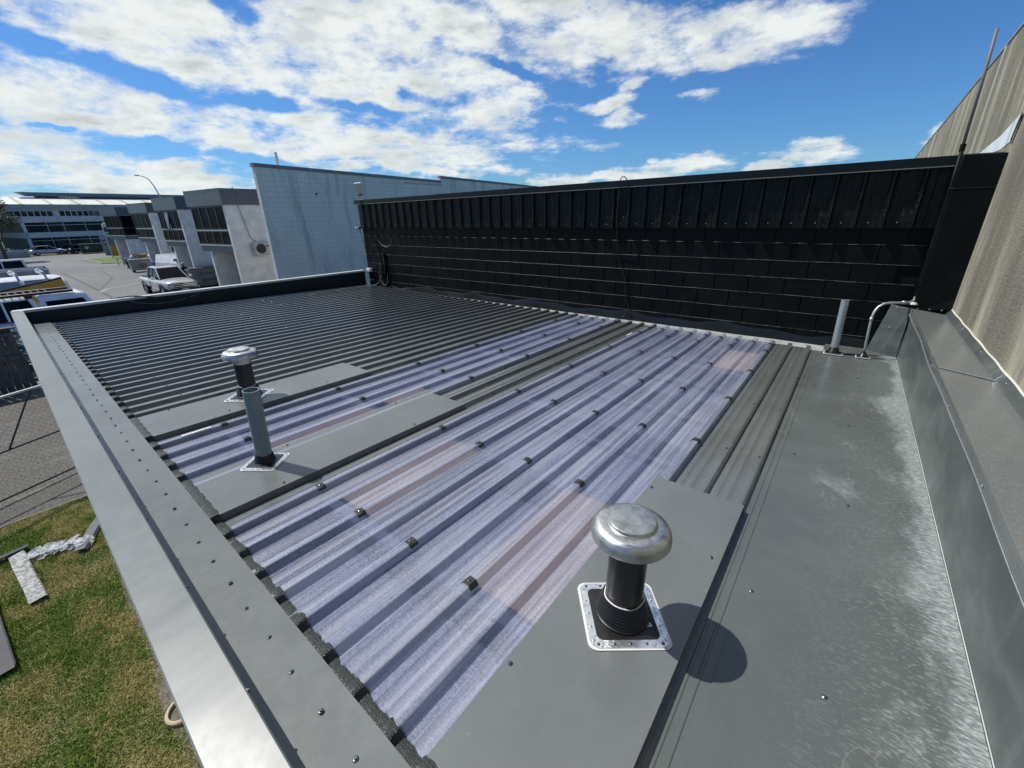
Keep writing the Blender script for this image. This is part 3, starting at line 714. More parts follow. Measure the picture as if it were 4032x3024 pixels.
# blocks 0.39 x 0.19, joint 10 mm; some paint-smeared, all slightly proud
def blockmesh(w_, h_, m, nm='block', d=.02, bev=.0035):
    e = bev
    b = B(); b.add([(0, 0, 0), (w_, 0, 0), (w_, 0, h_), (0, 0, h_), (e, -d, e), (w_ - e, -d, e), (w_ - e, -d, h_ - e), (e, -d, h_ - e)],
                   [(4, 5, 6, 7), (0, 1, 5, 4), (1, 2, 6, 5), (2, 3, 7, 6), (3, 0, 4, 7)])
    return b.mesh(nm, m)
cache = {}
def place_block(xa, xb, z, h=.191):
    key = (round(xb - xa, 3), round(h, 3))
    if key not in cache: cache[key] = blockmesh(*key, M_BLACK)
    o = bpy.data.objects.new('block', cache[key]); COL.objects.link(o); o.parent = bw
    o.location = (xa + 4.3, 6.207 - 6.19 + random.uniform(-.0012, .0012), z - G)
    return o
for r in range(-1, 6):
    zt = -.3925 - .2 * r           # top of course
    x = (.194 if r % 2 == 0 else -.006) + .4
    while x > -9.16:
        xa = max(x - .4 + .0045, -9.155); xb = min(x - .0, .866)
        if xb - xa > .03: place_block(round(xa, 3), round(xb, 3), zt - .2 + .004)
        x -= .4
# sunlit edges of the bed joints, painted as thin pale broken strips
def f_glint(t, b_):
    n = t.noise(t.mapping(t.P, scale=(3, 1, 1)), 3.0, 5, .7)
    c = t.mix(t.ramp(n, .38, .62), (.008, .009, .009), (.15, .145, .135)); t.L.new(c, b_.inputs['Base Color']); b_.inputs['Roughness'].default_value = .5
M_GLINT = mat('painted_joint_highlight', (.2, .2, .2), build=f_glint)
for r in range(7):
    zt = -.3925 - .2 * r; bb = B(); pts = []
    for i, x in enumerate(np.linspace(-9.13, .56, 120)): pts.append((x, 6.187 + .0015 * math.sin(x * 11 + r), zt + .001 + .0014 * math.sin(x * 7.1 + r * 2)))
    bb.tube(pts, .0024, 5); bwo(bb, 'joint_highlight', M_GLINT)
# extra course below the last
b = B(); b.box(-9.155, .866, 6.188, 6.206, -1.79, -1.597); bwo(b, 'bottom_course', M_BLACK)
# ribbed cladding
b = B(); vs = []
prof = []
cx = -1.2525 + .2345 * 8
xs_ = []
x = .62
ribs = [-1.2525 + .2345 * j for j in range(-34, 9)]
pr = [(-9.17, 0)]
for c in ribs:
    if c < -9.1 or c > .6: continue
    for a, h in ((-.064, 0), (-.06, .003), (-.05, 0), (-.028, 0), (-.012, .034), (.012, .034), (.028, 0), (.08, 0), (.084, .003), (.094, 0)):
        pr.append((c + a, h))
pr.append((.62, 0))
pr.sort(key=lambda q: q[0])
n = len(pr)
for zz in (-.222, .1, .375):
    for x, h in pr: vs.append((x, 6.158 - h, zz + (.0 if zz < .2 else .0056 * x)))
b.add(vs, [(j * n + i, j * n + i + 1, (j + 1) * n + i + 1, (j + 1) * n + i) for j in range(2) for i in range(n - 1)])
b.add([(-9.17, 6.158, -.222), (.62, 6.158, -.222), (.62, 6.20, -.222), (-9.17, 6.20, -.222)], [(0, 1, 2, 3)])
b.add([(-9.17, 6.158, -.222), (-9.17, 6.40, -.222), (-9.17, 6.40, .25), (-9.17, 6.158, .25)], [(0, 1, 2, 3)])
bwo(b, 'ribbed_cladding', M_BLACKC)
b = B()
for xa, xb, dz in ((-9.22, -6.49, 0), (-6.485, .60, .003)):
    b2 = B(); za = .327 + .0056 * xa; zb = .327 + .0056 * xb; ha = .36 + dz - .0; 
    ta = .415 + .0058 * xa + dz; tb = .415 + .0058 * xb + dz
    ya0 = 6.105 - dz
    b2.add([(xa, ya0, za), (xb, ya0, zb), (xb, ya0, tb), (xa, ya0, ta), (xa, 6.45, ta + .01), (xb, 6.45, tb + .01), (xa, 6.45, za), (xb, 6.45, zb)],
           [(0, 1, 2, 3), (3, 2, 5, 4), (0, 3, 4, 6), (1, 7, 5, 2), (0, 6, 7, 1)])
    bwo(b2, 'wall_cap', mat('black_capping', (.006, .012, .012), .4, 0, .25))
    b3 = B(); b3.add([(xa, ya0 - .010, za - .004), (xb, ya0 - .010, zb - .004), (xb, ya0 - .010, zb + .003), (xa, ya0 - .010, za + .003), (xa, ya0 + .01, za - .004), (xb, ya0 + .01, zb - .004), (xa, ya0, za + .005), (xb, ya0, zb + .005)],
                     [(0, 1, 2, 3), (0, 4, 5, 1), (3, 2, 7, 6)])
    bwo(b3, 'drip_edge', mat('worn_drip_edge', (.17, .17, .16), .5, .1))
for c in ribs:
    if -9.0 < c + .13 < .5:
        o = bpy.data.objects.new('screw', scr_l); COL.objects.link(o); o.parent = bw; o.location = (c + .117 + 4.3, 6.157 - 6.19, -.222 + .055 - G); o.rotation_euler = (R(90), 0, 0); o.scale = (.85,) * 3
# boxed downpipe cover in the right corner
cb = thing('corner_flashing_box', 'tall black boxed flashing in the corner where the block wall meets the concrete wall', 'flashing', (.72, 6.0, -1.0))
b = B(); yb = 5.95
P8 = [(.585, yb, -1.02), (.866, yb, -.965), (.869, yb, .402), (.600, yb, .408), (.575, yb + .20, -1.02), (.866, 6.2, -.965), (.869, 6.2, .43), (.575, yb + .20, .43)]
b.add(P8, [(0, 1, 2, 3), (4, 0, 3, 7), (3, 2, 6, 7)])
o = b.obj('box_face', M_BLACK, cb); o.location = (-.72, -6.0, 1.0)
b = B(); b.grid([.56, .72, .868], [0, 1], lambda x, j: (x, yb - .004 + (.01 if j else 0), .13 + .01 * j)); b.tube([(.868, yb - .004, -.95), (.872, yb - .004, .40)], .006, 6)
b.add([(.62, yb - .002, -1.0), (.868, yb - .012, -.86), (.868, yb - .002, -.97)], [(0, 1, 2)])
o = b.obj('box_lap', mat('black_capping', (.02, .02, .02)), cb); o.location = (-.72, -6.0, 1.0)
for x in (.62, .71, .80):
    o = bpy.data.objects.new('screw', scr_l); COL.objects.link(o); o.parent = cb; o.location = (x - .72, yb - .006 - 6.0, -.985 + 1.0); o.rotation_euler = (R(90), 0, 0)
# mast (black conduit below, grey pipe above)
ms = thing('conduit_mast', 'thin grey conduit mast rising from the black corner above the wall', 'pipe', (.58, 6.08, -1.0))
b = B(); b.tube([(.583, 6.06, -1.0), (.586, 6.06, -.7), (.585, 6.06, .1), (.578, 6.085, .50)], .017, 10); o = b.obj('lower_conduit', M_BLACK, ms, True); o.location = (-.58, -6.08, 1.0)
b = B(); b.tube([(.578, 6.085, .45), (.565, 6.085, .95), (.552, 6.085, 1.375)], .013, 10); o = b.obj('upper_conduit', mat('dull_grey_conduit', (.13, .14, .145), .6), ms, True); o.location = (-.58, -6.08, 1.0)
b = B(); b.lathe([(.021, -.03), (.021, .03)], 10); o = b.obj('coupling', M_BLACK, ms, loc=(-.002, .005, 1.48))

# ================================================================ CONCRETE WALL (right)
cw = thing('concrete_wall', 'tall weathered tilt-slab concrete wall streaked with dark stains on the right', 'wall', (1.0, 6, G))
def zcw(y): return 1.86 - .0245 * y
for ya_, yb_, dx in ((-3.0, 1.9, 0), (1.915, 8.13, .0), (8.16, 14.4, .004), (14.43, 30.0, 0)):
    b = B(); x = XW + dx
    b.add([(x, ya_, G), (x, yb_, G), (x, yb_, zcw(yb_)), (x, ya_, zcw(ya_)), (x + .16, ya_, G), (x + .16, yb_, G), (x + .16, yb_, zcw(yb_)), (x + .16, ya_, zcw(ya_))],
          [(0, 3, 2, 1), (3, 7, 6, 2), (0, 4, 7, 3), (1, 2, 6, 5), (4, 5, 6, 7)])
    o = b.obj('concrete_panel', M_CONC, cw); o.location = (-1.0, -6, -G)
    b = B(); b.box(x - .01, x + .18, ya_, yb_, 0, .035); 
    b.v = [(p[0], p[1], p[2] + zcw(p[1]) + .001) for p in b.v]
    o = b.obj('capping', M_GREYCAP, cw); o.location = (-1.0, -6, -G)
for y, wd in ((8.145, .05), (14.415, .04), (1.908, .03)):
    b = B(); b.box(XW - .012, XW + .02, y - wd / 2, y + wd / 2, G, zcw(y) - .01); o = b.obj('joint_sealant', M_PALESEAL, cw); o.location = (-1.0, -6, -G)
# white barge flashing lying against the concrete wall behind the black box
b = B(); xx = XW - .004
b.add([(xx, 6.35, .46), (xx, 6.02, .50), (xx - .0, 5.93, .69), (xx, 6.05, .70), (xx, 6.55, .60), (xx, 7.5, .52), (xx, 7.5, .47)], [(0, 1, 2, 3, 4, 5, 6)])
b.add([(xx, 5.99, .47), (xx - .02, 5.93, .50), (xx - .02, 5.86, .70), (xx, 5.93, .70)], [(0, 1, 2, 3)])
o = b.obj('barge_flashing', mat('white_flashing', (.68, .72, .72), .4)); tag(o, 'white metal flashing on the concrete wall just above the black corner box', 'flashing')

# ================================================================ ROOF PENETRATIONS
def plate_mesh(hw, m=None, inner=None, wob=.004, h=.004, n=10):
    out = []
    def rr(w_, r, N=6):
        p = []
        for q, (sx, sy) in enumerate(((1, 1), (-1, 1), (-1, -1), (1, -1))):
            for i in range(N + 1):
                a = R(90) * q + R(90) * i / N; p.append((sx * (w_ - r) + r * math.cos(a), sy * (w_ - r) + r * math.sin(a)))
        return p
    return rr
rr = plate_mesh(1)
def ring(b, wo, ro, wi, ri, z0, z1, mi=0):
    A = rr(wo, ro); C = rr(wi, ri); n = len(A)
    vs = [(x, y, z0) for x, y in A] + [(x, y, z1) for x, y in A] + [(x, y, z1 + .001) for x, y in C]
    b.add(vs, [(i, (i + 1) % n, n + (i + 1) % n, n + i) for i in range(n)] + [(n + i, n + (i + 1) % n, 2 * n + (i + 1) % n, 2 * n + i) for i in range(n)], mi)
def boot(t, hw, rb, rt, hb, hh, rivets=5):
    b = B(); ring(b, hw * 1.05, hw * .24, hw * .9, hw * .2, 0, .003); b.obj('sealant_bead', M_SILI, t)
    b = B(); ring(b, hw, hw * .24, hw * .80, hw * .17, .002, .0065); autosm(b.obj('foil_plate', M_FOIL, t), 50)
    b = B(); A = rr(hw * .81, hw * .17); n = len(A); C = [(rb * math.cos(math.atan2(y, x)), rb * math.sin(math.atan2(y, x))) for x, y in A]
    b.add([(x, y, .007) for x, y in A] + [(x, y, .012) for x, y in C], [(i, (i + 1) % n, n + (i + 1) % n, n + i) for i in range(n)])
    steps = 6; pf_ = [(rb, .011), (rb * .985, hb)]
    for i in range(steps):
        u = i / steps; r = rb * .93 + (rt - rb * .93) * u; z = hb + (hh - hb) * u
        pf_ += [(r, z + .002), (r * 1.01 + .001, z + (hh - hb) / steps * .5), (r * .985, z + (hh - hb) / steps * .92)]
    pf_ += [(rt * 1.02, hh), (rt * .98, hh + .006)]
    b.lathe(pf_, 36, cap=False); autosm(b.obj('rubber_boot', M_RUBBER, t), 30)
    for q in range(4):
        for i in range(rivets):
            u = -.8 + 1.6 * i / (rivets - 1); x, y = hw * u, hw * .9
            a = R(90) * q; o = bpy.data.objects.new('rivet', scr_l if q % 2 else scr); COL.objects.link(o); o.parent = t
            o.location = (x * math.cos(a) - y * math.sin(a), x * math.sin(a) + y * math.cos(a), .0068); o.scale = (hw * 5,) * 3 if hw < .2 else (1, 1, 1)
TILT = math.atan(S)
def seat(t, x, y, h, rz):
    t.location = (x, y, rz_(y) + h); t.rotation_euler = (TILT, 0, 0)
def vent(x, y, hd, label, rz, rot_s=0):
    t = thing('roof_vent', label, 'roof vent', group=None); seat(t, x, y, .037 if x < -1 else .043, 0)
    p = bpy.data.objects.new('flange', None)
    # flange parts are built turned about z by rz
    b0 = len(COL.objects)
    boot(t, .135, .096, .073, .018, .088)
    for o in COL.objects[b0:]:
        if o.parent == t:
            l = o.location.copy(); o.location = (l.x * math.cos(rz) - l.y * math.sin(rz), l.x * math.sin(rz) + l.y * math.cos(rz), l.z); o.rotation_euler = (0, 0, rz)
    b = B(); b.lathe([(.064, .05), (.064, hd - .04)], 40, cap=False); b.obj('duct', M_DUCT, t, True)
    b = B(); b.tube([((.067 + .002 * math.sin(a * 5)) * math.cos(a), (.067 + .002 * math.cos(a * 4)) * math.sin(a), .094 + .004 * math.sin(a * 3)) for a in np.linspace(0, 6.283, 30)], .0026, 6); b.obj('sealant_ring', M_SILI, t)
    b = B(); b.lathe([(.067, hd - .06), (.067, hd + .02)], 40, cap=False); b.obj('collar', M_ALU, t, True)
    b = B()
    b.lathe([(.122, hd - .006), (.1265, hd - .008), (.1295, hd - .002), (.1290, hd + .014), (.1265, hd + .025), (.121, hd + .035), (.113, hd + .042), (.104, hd + .0455), (.096, hd + .0465), (.080, hd + .0470),
             (.0775, hd + .049), (.0765, hd + .0575), (.074, hd + .060), (.045, hd + .0615), (.02, hd + .062), (.001, hd + .062)], 56, cap=False)
    b.lathe([(.122, hd - .006), (.118, hd + .02), (.05, hd + .045), (.001, hd + .045)], 40, cap=False)
    autosm(b.obj('cowl', M_ALU, t), 25)
    if rot_s:
        b = B(); b.box(-.012, .012, -.008, .008, .0, .0006); o = b.obj('paper_label', M_SIGNW, t, loc=(.095, .005, .012), rot=(0, R(8), rz + .2))
        b = B(); [b.box(-.008 + i * .004, -.006 + i * .004, -.005, .005, .0007, .001) for i in range(4)]; b.obj('label_print', M_PRINT, t, loc=(.095, .005, .012), rot=(0, R(8), rz + .2))
    return t
vent(-.394, 1.11, .355, 'large spun aluminium mushroom vent with black duct on the nearest flat cover', R(38), 1)
vent(-3.752, 1.23, .345, 'small looking aluminium mushroom vent standing behind the grey pipe', R(40))
pl_ = thing('vent_pipe', 'open topped grey painted pipe standing in front of the farther mushroom vent', 'pipe'); seat(pl_, -2.533, .82, .037, 0)
b0 = len(COL.objects); boot(pl_, .098, .060, .046, .014, .058, 4)
for o in COL.objects[b0:]:
    l = o.location.copy(); a = R(38); o.location = (l.x * math.cos(a) - l.y * math.sin(a), l.x * math.sin(a) + l.y * math.cos(a), l.z); o.rotation_euler = (0, 0, a)
b = B(); b.lathe([(.043, .03), (.043, .47), (.038, .47), (.038, .10)], 32, cap=False); o = autosm(b.obj('pipe', M_PIPE, pl_), 40); o.rotation_euler = (0, R(3.4), 0)
b = B(); b.lathe([(.0445, .056), (.0455, .068), (.0443, .082)], 24, cap=False); b.obj('sealant_ring', mat('old_sealant', (.16, .17, .15), .8), pl_, True)
# the two small ones by the wall
pr_ = thing('vent_pipe', 'straight galvanised pipe standing by the black wall left of the bent conduit', 'pipe'); seat(pr_, .036, 5.74, .014, 0)
boot(pr_, .085, .056, .040, .014, .062, 4)
b = B(); b.lathe([(.036, .04), (.036, .585), (.032, .585), (.032, .3)], 28, cap=False); o = autosm(b.obj('pipe', M_GALV, pr_), 40); o.rotation_euler = (R(-1), R(-1.5), 0)
ct = thing('bent_conduit', 'thin galvanised conduit bent over from the roof to the parapet corner', 'conduit'); seat(ct, .296, 5.74, .014, 0)
boot(ct, .062, .040, .017, .012, .05, 3)
b = B()
cp = [(.0, 0, .03), (-.012, 0, .25), (-.020, 0, .40), (-.020, .005, .43), (-.012, .02, .485), (.008, .04, .53), (.045, .06, .565), (.09, .08, .578), (.15, .12, .580), (.22, .18, .583), (.262, .21, .585), (.285, .25, .60), (.292, .31, .64)]
b.tube(cp, .0125, 12); b.obj('conduit', M_GALV, ct, True)
b = B(); b.tube([(-.0205, 0, .395), (-.0205, 0, .425)], .0155, 12); b.tube([(.19, .155, .582), (.23, .185, .584)], .0155, 10); b.obj('coupling', M_GALV, ct, True)
b = B(); b.lathe([(.001, .012), (.02, .012), (.03, .003), (.036, -.01)], 10, M=Matrix.Translation((.285, .205, .575))); b.obj('sealant_ring', M_PALESEAL, ct)
# floodlight on the wall cap
fl = thing('floodlight', 'grey LED floodlight tilted up on the left end of the black wall cap', 'floodlight', (-8.98, 6.18, .372))
b = B(); b.tube([(-.09, 0, .0), (-.09, -.01, .08), (.09, -.01, .08), (.09, 0, 0)], .008, 6); b.box(-.04, .04, -.03, .03, 0, .012); b.obj('bracket', M_ALF, fl)
HM = (R(104), R(0), R(2))
b = B(); b.box(-.125, .125, -.15, .15, -.025, .025); b.obj('housing', M_ALF, fl, bevel=.012, loc=(-.03, -.02, .20), rot=HM)
b = B(); b.box(-.098, .098, -.06, .125, .026, .029); b.obj('lens', mat('floodlight_lens', (.42, .42, .30), .2), fl, loc=(-.03, -.02, .20), rot=HM)
b = B(); b.box(-.098, .098, -.125, -.075, .026, .028); b.obj('driver_cover', mat('sensor_grey', (.12, .14, .15), .4), fl, loc=(-.03, -.02, .20), rot=HM)
b = B(); [b.box(-.11 + i * .022, -.105 + i * .022, -.13, .13, -.045, -.024) for i in range(11)]; b.obj('heat_sink', M_ALF, fl, loc=(-.03, -.02, .20), rot=HM)
# small bullet camera
bc = thing('security_camera', 'small white bullet camera at the left end of the black cladding', 'camera', (-9.17, 6.14, -.235))
b = B(); b.lathe([(.001, -.075), (.03, -.075), (.032, .05), (.028, .06), (.001, .06)], 14); b.obj('body', M_ALF, bc, True, loc=(-.05, -.03, -.01), rot=(R(60), 0, R(-40)))
b = B(); b.tube([(0, 0, .02), (-.03, -.015, .0), (-.05, -.03, -.01)], .012, 6); b.box(-.03, .03, -.02, .02, 0, .035); b.obj('mount', M_BLACK, bc)
# junction box and cables at the left end
jb = thing('junction_box', 'small white junction box where the far parapet meets the black wall', 'junction box', (-9.05, 6.13, -1.19))
B().box(-.07, .09, -.03, .04, 0, .075).obj('box', M_ACW, jb, bevel=.006); B().box(-.06, .08, -.034, -.031, .01, .065).obj('lid', M_SIGNW, jb)
def cable(label, pts, r, m, name='cable'):
    P_ = [Vector(p) for p in pts]; out = []
    for i in range(len(P_) - 1):
        p0 = P_[max(i - 1, 0)]; p1 = P_[i]; p2 = P_[i + 1]; p3 = P_[min(i + 2, len(P_) - 1)]
        for q in range(6):
            t = q / 6; out.append(.5 * ((2 * p1) + (p2 - p0) * t + (2 * p0 - 5 * p1 + 4 * p2 - p3) * t * t + (3 * p1 - p0 - 3 * p2 + p3) * t ** 3))
    out.append(P_[-1]); b = B().tube(out, r, 6); o = b.obj(name, m, smooth=True); return tag(o, label, 'cable')
cable('thick black cable running from the floodlight down the black wall end', [(-8.93, 6.09, .37), (-8.93, 6.085, .28), (-8.90, 6.10, .1), (-8.82, 6.10, -.22), (-8.70, 6.17, -.55), (-8.60, 6.17, -.85), (-8.62, 6.17, -1.2), (-8.66, 6.15, -1.42)], .009, M_CABLE)
cable('looped black wire hanging from the bullet camera', [(-9.19, 6.12, -.25), (-9.17, 6.165, -.5), (-9.10, 6.165, -.75), (-9.06, 6.165, -1.0), (-9.0, 6.14, -1.13)], .006, M_CABLE)
cable('pale wire sagging from the stub on the upper left of the black wall', [(-8.68, 6.165, -.36), (-8.50, 6.165, -.56), (-8.28, 6.165, -.62), (-8.16, 6.165, -.55), (-8.12, 6.165, -.44)], .005, M_CABLEG)
cable('grey wires curling onto the roof at the far corner', [(-8.62, 6.15, -1.25), (-8.66, 6.08, -1.42), (-8.8, 5.95, -1.485), (-8.95, 5.6, -1.48), (-8.9, 5.2, -1.475), (-8.6, 4.9, -1.46), (-8.7, 4.4, -1.45)], .006, M_CABLEG)
cable('second grey wire looping down beside the corner pipe', [(-8.60, 6.16, -1.0), (-8.66, 6.13, -1.3), (-8.50, 6.12, -1.46), (-8.38, 6.13, -1.38), (-8.40, 6.165, -1.2)], .005, M_CABLEG)
cable('thin black cable dangling down the middle of the black wall', [(-2.69, 6.12, .36), (-2.71, 6.08, .43), (-2.76, 6.07, .44), (-2.79, 6.075, .38), (-2.80, 6.10, .28), (-2.81, 6.09, .0), (-2.80, 6.10, -.22), (-2.79, 6.17, -.6), (-2.66, 6.17, -.9), (-2.62, 6.17, -1.2), (-2.56, 6.16, -1.38), (-2.62, 6.12, -1.50), (-2.68, 5.98, -1.525)], .006, M_CABLE)
cable('slack black cable draped over the far parapet face', [(-9.45, 1.5, -1.14), (-9.33, 1.75, -1.125), (-9.285, 2.1, -1.20), (-9.285, 2.6, -1.27), (-9.285, 3.3, -1.33), (-9.283, 4.4, -1.37), (-9.283, 5.4, -1.40), (-9.2, 6.0, -1.46)], .012, M_CABLE)
cable('thin grey wire sagging across the far parapet face', [(-9.35, 1.62, -1.125), (-9.285, 1.75, -1.22), (-9.285, 2.05, -1.29), (-9.285, 2.4, -1.28), (-9.285, 2.7, -1.21)], .005, M_CABLEG)
# thin black conduit + socket at the wall's left end
cp_ = thing('black_riser_pipe', 'short black riser pipe with a square head at the left end of the black wall', 'pipe', (-8.45, 6.16, -1.5))
B().tube([(0, 0, .0), (0, 0, .66)], .022, 8).obj('pipe', M_BLACK, cp_, True); B().box(-.04, .04, -.035, .03, .62, .74).obj('head', M_BLACKC, cp_, bevel=.006)

# ================================================================ GROUND
def slab(name, poly, z, m, label=None, kind='structure', parent=None):
    b = B(); b.add([(x, y, z) for x, y in poly], [tuple(range(len(poly)))]); o = b.obj(name, m, parent); o['kind'] = kind
    # make sure it faces up
    if o.data.polygons[0].normal.z < 0: o.data.flip_normals()
    if label: o['label'] = label
    return o
slab('ground', [(-1500, -1500), (1500, -1500), (1500, 1500), (-1500, 1500)], G - .02, M_GROUND)
slab('yard', [(-86, -30), (-9.9, -30), (-9.9, 0.6), (-9.45, .62), (-9.45, 6.4), (-20.3, 6.4), (-19.5, 45), (-90, 45)], G, M_YARD)
slab('side_yard', [(-18.4, -12), (-9.9, -12), (-9.9, .62), (-18.4, .62)], G + .004, M_ASPH)
slab('road', [(-97, -80), (-86, -80), (-88, 90), (-101, 90)], G + .004, M_YARD)
slab('lawn', [(-9.9, -12), (2, -12), (2, .0), (-9.45, .45), (-9.9, .47)], G + .004, M_SOIL)
slab('dirt_strip', [(-9.7, ycap_out(-9.7) - .06), (-9.4, ycap_out(-9.4) + .02), (.6, -.04), (.6, -.16), (-2, -.06), (-3.5, -.02), (-4.5, -.02), (-5.2, .06), (-6.5, .12), (-7.6, .2), (-8.4, .28)], G + .010, M_DIRT)
# verge between the drive and the road
slab('verge', [(-82.5, 11.9), (-71.4, 11.9), (-69.9, 13.4), (-70.5, 17.5), (-86, 17.5)], G + .05, M_LAWN2)
slab('far_verge', [(-100.3, 14.2), (-97.4, 14.0), (-97.5, 30), (-101, 30)], G + .05, M_LAWN2)
for nm, pts in (('kerb', [(-82.5, 11.8), (-71.3, 11.8)]),):
    B().box(-82.6, -71.3, 11.7, 11.85, G, G + .12).obj('kerb', M_CONCL).__setitem__('kind', 'structure')
B().box(-9.96, -9.90, -12, .44, G, G + .02).obj('kerb', M_DIRT).__setitem__('kind', 'structure')
b = B()
for pts, wd in (([(-62.9, 7.06), (-50, 6.6), (-42.1, 6.3), (-30, 5.7)], .10), ([(-43.6, 6.54), (-52, 8.9), (-60, 9.6)], .06)):
    for i in range(len(pts) - 1):
        (x0, y0), (x1, y1) = pts[i], pts[i + 1]; d = Vector((x1 - x0, y1 - y0)).normalized(); nrm = Vector((-d.y, d.x)) * wd
        b.add([(x0 - nrm.x, y0 - nrm.y, G + .008), (x1 - nrm.x, y1 - nrm.y, G + .008), (x1 + nrm.x, y1 + nrm.y, G + .008), (x0 + nrm.x, y0 + nrm.y, G + .008)], [(0, 1, 2, 3)])
o = b.obj('paving_seams', mat('bitumen_seam', (.07, .07, .07), .8)); o['kind'] = 'structure'
b = B()
for pts, wd in (([(-45.5, 9.7), (-43.3, 6.9), (-41.7, 6.2)], .09), ([(-44.4, 8.9), (-42.6, 6.7)], .05)):
    for i in range(len(pts) - 1):
        (x0, y0), (x1, y1) = pts[i], pts[i + 1]; d = Vector((x1 - x0, y1 - y0)).normalized(); nrm = Vector((-d.y, d.x)) * wd
        b.add([(x0 - nrm.x, y0 - nrm.y, G + .012), (x1 - nrm.x, y1 - nrm.y, G + .012), (x1 + nrm.x, y1 + nrm.y, G + .012), (x0 + nrm.x, y0 + nrm.y, G + .012)], [(0, 1, 2, 3)])
o = b.obj('concrete_patch', M_CONCL); o['kind'] = 'structure'

# grass blades (numpy, one object)
def grass(n, x0, x1, ylo, yhi, h0, h1, seed):
    rg = np.random.default_rng(seed)
    x = rg.uniform(x0, x1, n); u = rg.random(n); lo = np.full(n, ylo); hi = np.array([yhi(a) for a in x]) + rg.normal(0, .05, n); y = lo + (hi - lo) * u
    h = rg.uniform(h0, h1, n) * (1 + .5 * np.sin(x * 3.1 + y * 2) * np.sin(y * 4 + x)); a = rg.uniform(0, 6.283, n); wd = rg.uniform(.0035, .007, n)
    lean = rg.uniform(.3, 1.5, n) * h; la = rg.uniform(0, 6.283, n)
    V = np.zeros((n, 3, 3)); z = G + .004
    V[:, 0] = np.c_[x - np.cos(a) * wd, y - np.sin(a) * wd, np.full(n, z)]; V[:, 1] = np.c_[x + np.cos(a) * wd, y + np.sin(a) * wd, np.full(n, z)]
    V[:, 2] = np.c_[x + np.cos(la) * lean, y + np.sin(la) * lean, z + h]
    me = bpy.data.meshes.new('grass'); me.vertices.add(3 * n); me.vertices.foreach_set('co', V.reshape(-1)); me.loops.add(3 * n); me.loops.foreach_set('vertex_index', np.arange(3 * n, dtype=np.int32))
    me.polygons.add(n); me.polygons.foreach_set('loop_start', np.arange(0, 3 * n, 3, dtype=np.int32)); me.update(); me.validate()
    at = me.attributes.new('tint', 'FLOAT', 'POINT'); at.data.foreach_set('value', np.repeat(rg.random(n), 3)); me.materials.append(M_BLADE)
    o = link('grass', me); tag(o, kind='stuff', label='patchy mown grass with dry straw clippings beside the building'); return o
grass(210000, -9.9, -3.0, -1.7, lambda x: -.055 - .0415 * x - (.06 if x > -7 else 0.0), .012, .036, 3)

# timber fence across the side yard
tf = thing('timber_fence', 'dark weathered paling fence with gaps behind the chain link fence', 'fence', (-18.5, -2, G))
x = 0
y = -8.0; i = 0
while y < 2.6:
    wd = random.uniform(.13, .16); B().box(-.012, .012, 0, wd, 0, 1.78 + random.uniform(-.03, .03)).obj('paling', M_WOOD, tf, loc=(random.uniform(-.01, .01), y, 0), rot=(random.uniform(-.03, .03), 0, 0))
    y += wd + random.choice((.006, .01, .012, .03)); i += 1
for z in (.25, 1.0, 1.66): B().box(.026, .09, -8, 2.7, z - .05, z + .05).obj('rail', M_WOOD, tf)
B().box(-.06, .10, -8, 2.7, 1.80, 1.84).obj('top_rail', M_WOOD, tf)
# leaves in the gaps behind the fence
hd = B(); rg = random.Random(5)
for _ in range(900):
    p = Vector((rg.uniform(-19.4, -18.75), rg.uniform(-6, 1.6), G + rg.uniform(.1, 1.6))); s = rg.uniform(.03, .07)
    q = Matrix.Rotation(rg.uniform(0, 6), 3, 'Z') @ Matrix.Rotation(rg.uniform(0, 3), 3, 'X'); vs = [p + q @ Vector(v) for v in ((-s, 0, 0), (0, -s * .5, 0), (s, 0, 0), (0, s * .5, 0))]; hd.add(vs, [(0, 1, 2, 3)])
tag(hd.obj('hedge', mat('hedge_leaf', (.12, .17, .03), .6)), 'yellow green shrub showing through the gaps of the paling fence', 'hedge')
# chain link fence
cf = thing('chain_link_fence', 'black chain link fence with steel rails between asphalt and the paling fence', 'fence', (-10.75, -.6, G), R(0))
d = Vector((-.42, 1.0)).normalized()
def cfp(s, z): return (d.x * s, d.y * s, z)
S0, S1 = -3.4, 1.18
for z, r in ((1.80, .022), (.90, .018), (.11, .020)): B().tube([cfp(S0, z), cfp(S1, z)], r, 8).obj('rail', M_BLKP if z < 1.5 else M_GALV, cf)
for s in (-3.4, 1.15): B().tube([cfp(s, 0), cfp(s, 1.84)], .03, 8).obj('post', M_GALV, cf)
B().tube([cfp(.35, .9), cfp(.95, 1.80)], .014, 6).obj('brace', M_BLKP, cf)
b = B(); st = .095; H = 1.76; s = S0 - H
while s < S1:
    for sg in (1, -1):
        a0 = s if sg == 1 else s + H; pts = []
        lo = 0.0; hi = H
        def at(z): return a0 + sg * z
        z0, z1 = 0, H
        za = [z for z in ((S0 - a0) / sg, (S1 - a0) / sg)]; zmin = max(0, min(za)); zmax = min(H, max(za))
        if zmax - zmin > .05: b.tube([cfp(at(zmin), zmin + .03), cfp(at(zmax), zmax + .03)], .0014, 3)
    s += st
o = b.obj('wire_mesh', mat('mesh_wire', (.055, .055, .052), .8, 0, .1), cf); o['kind'] = 'stuff'

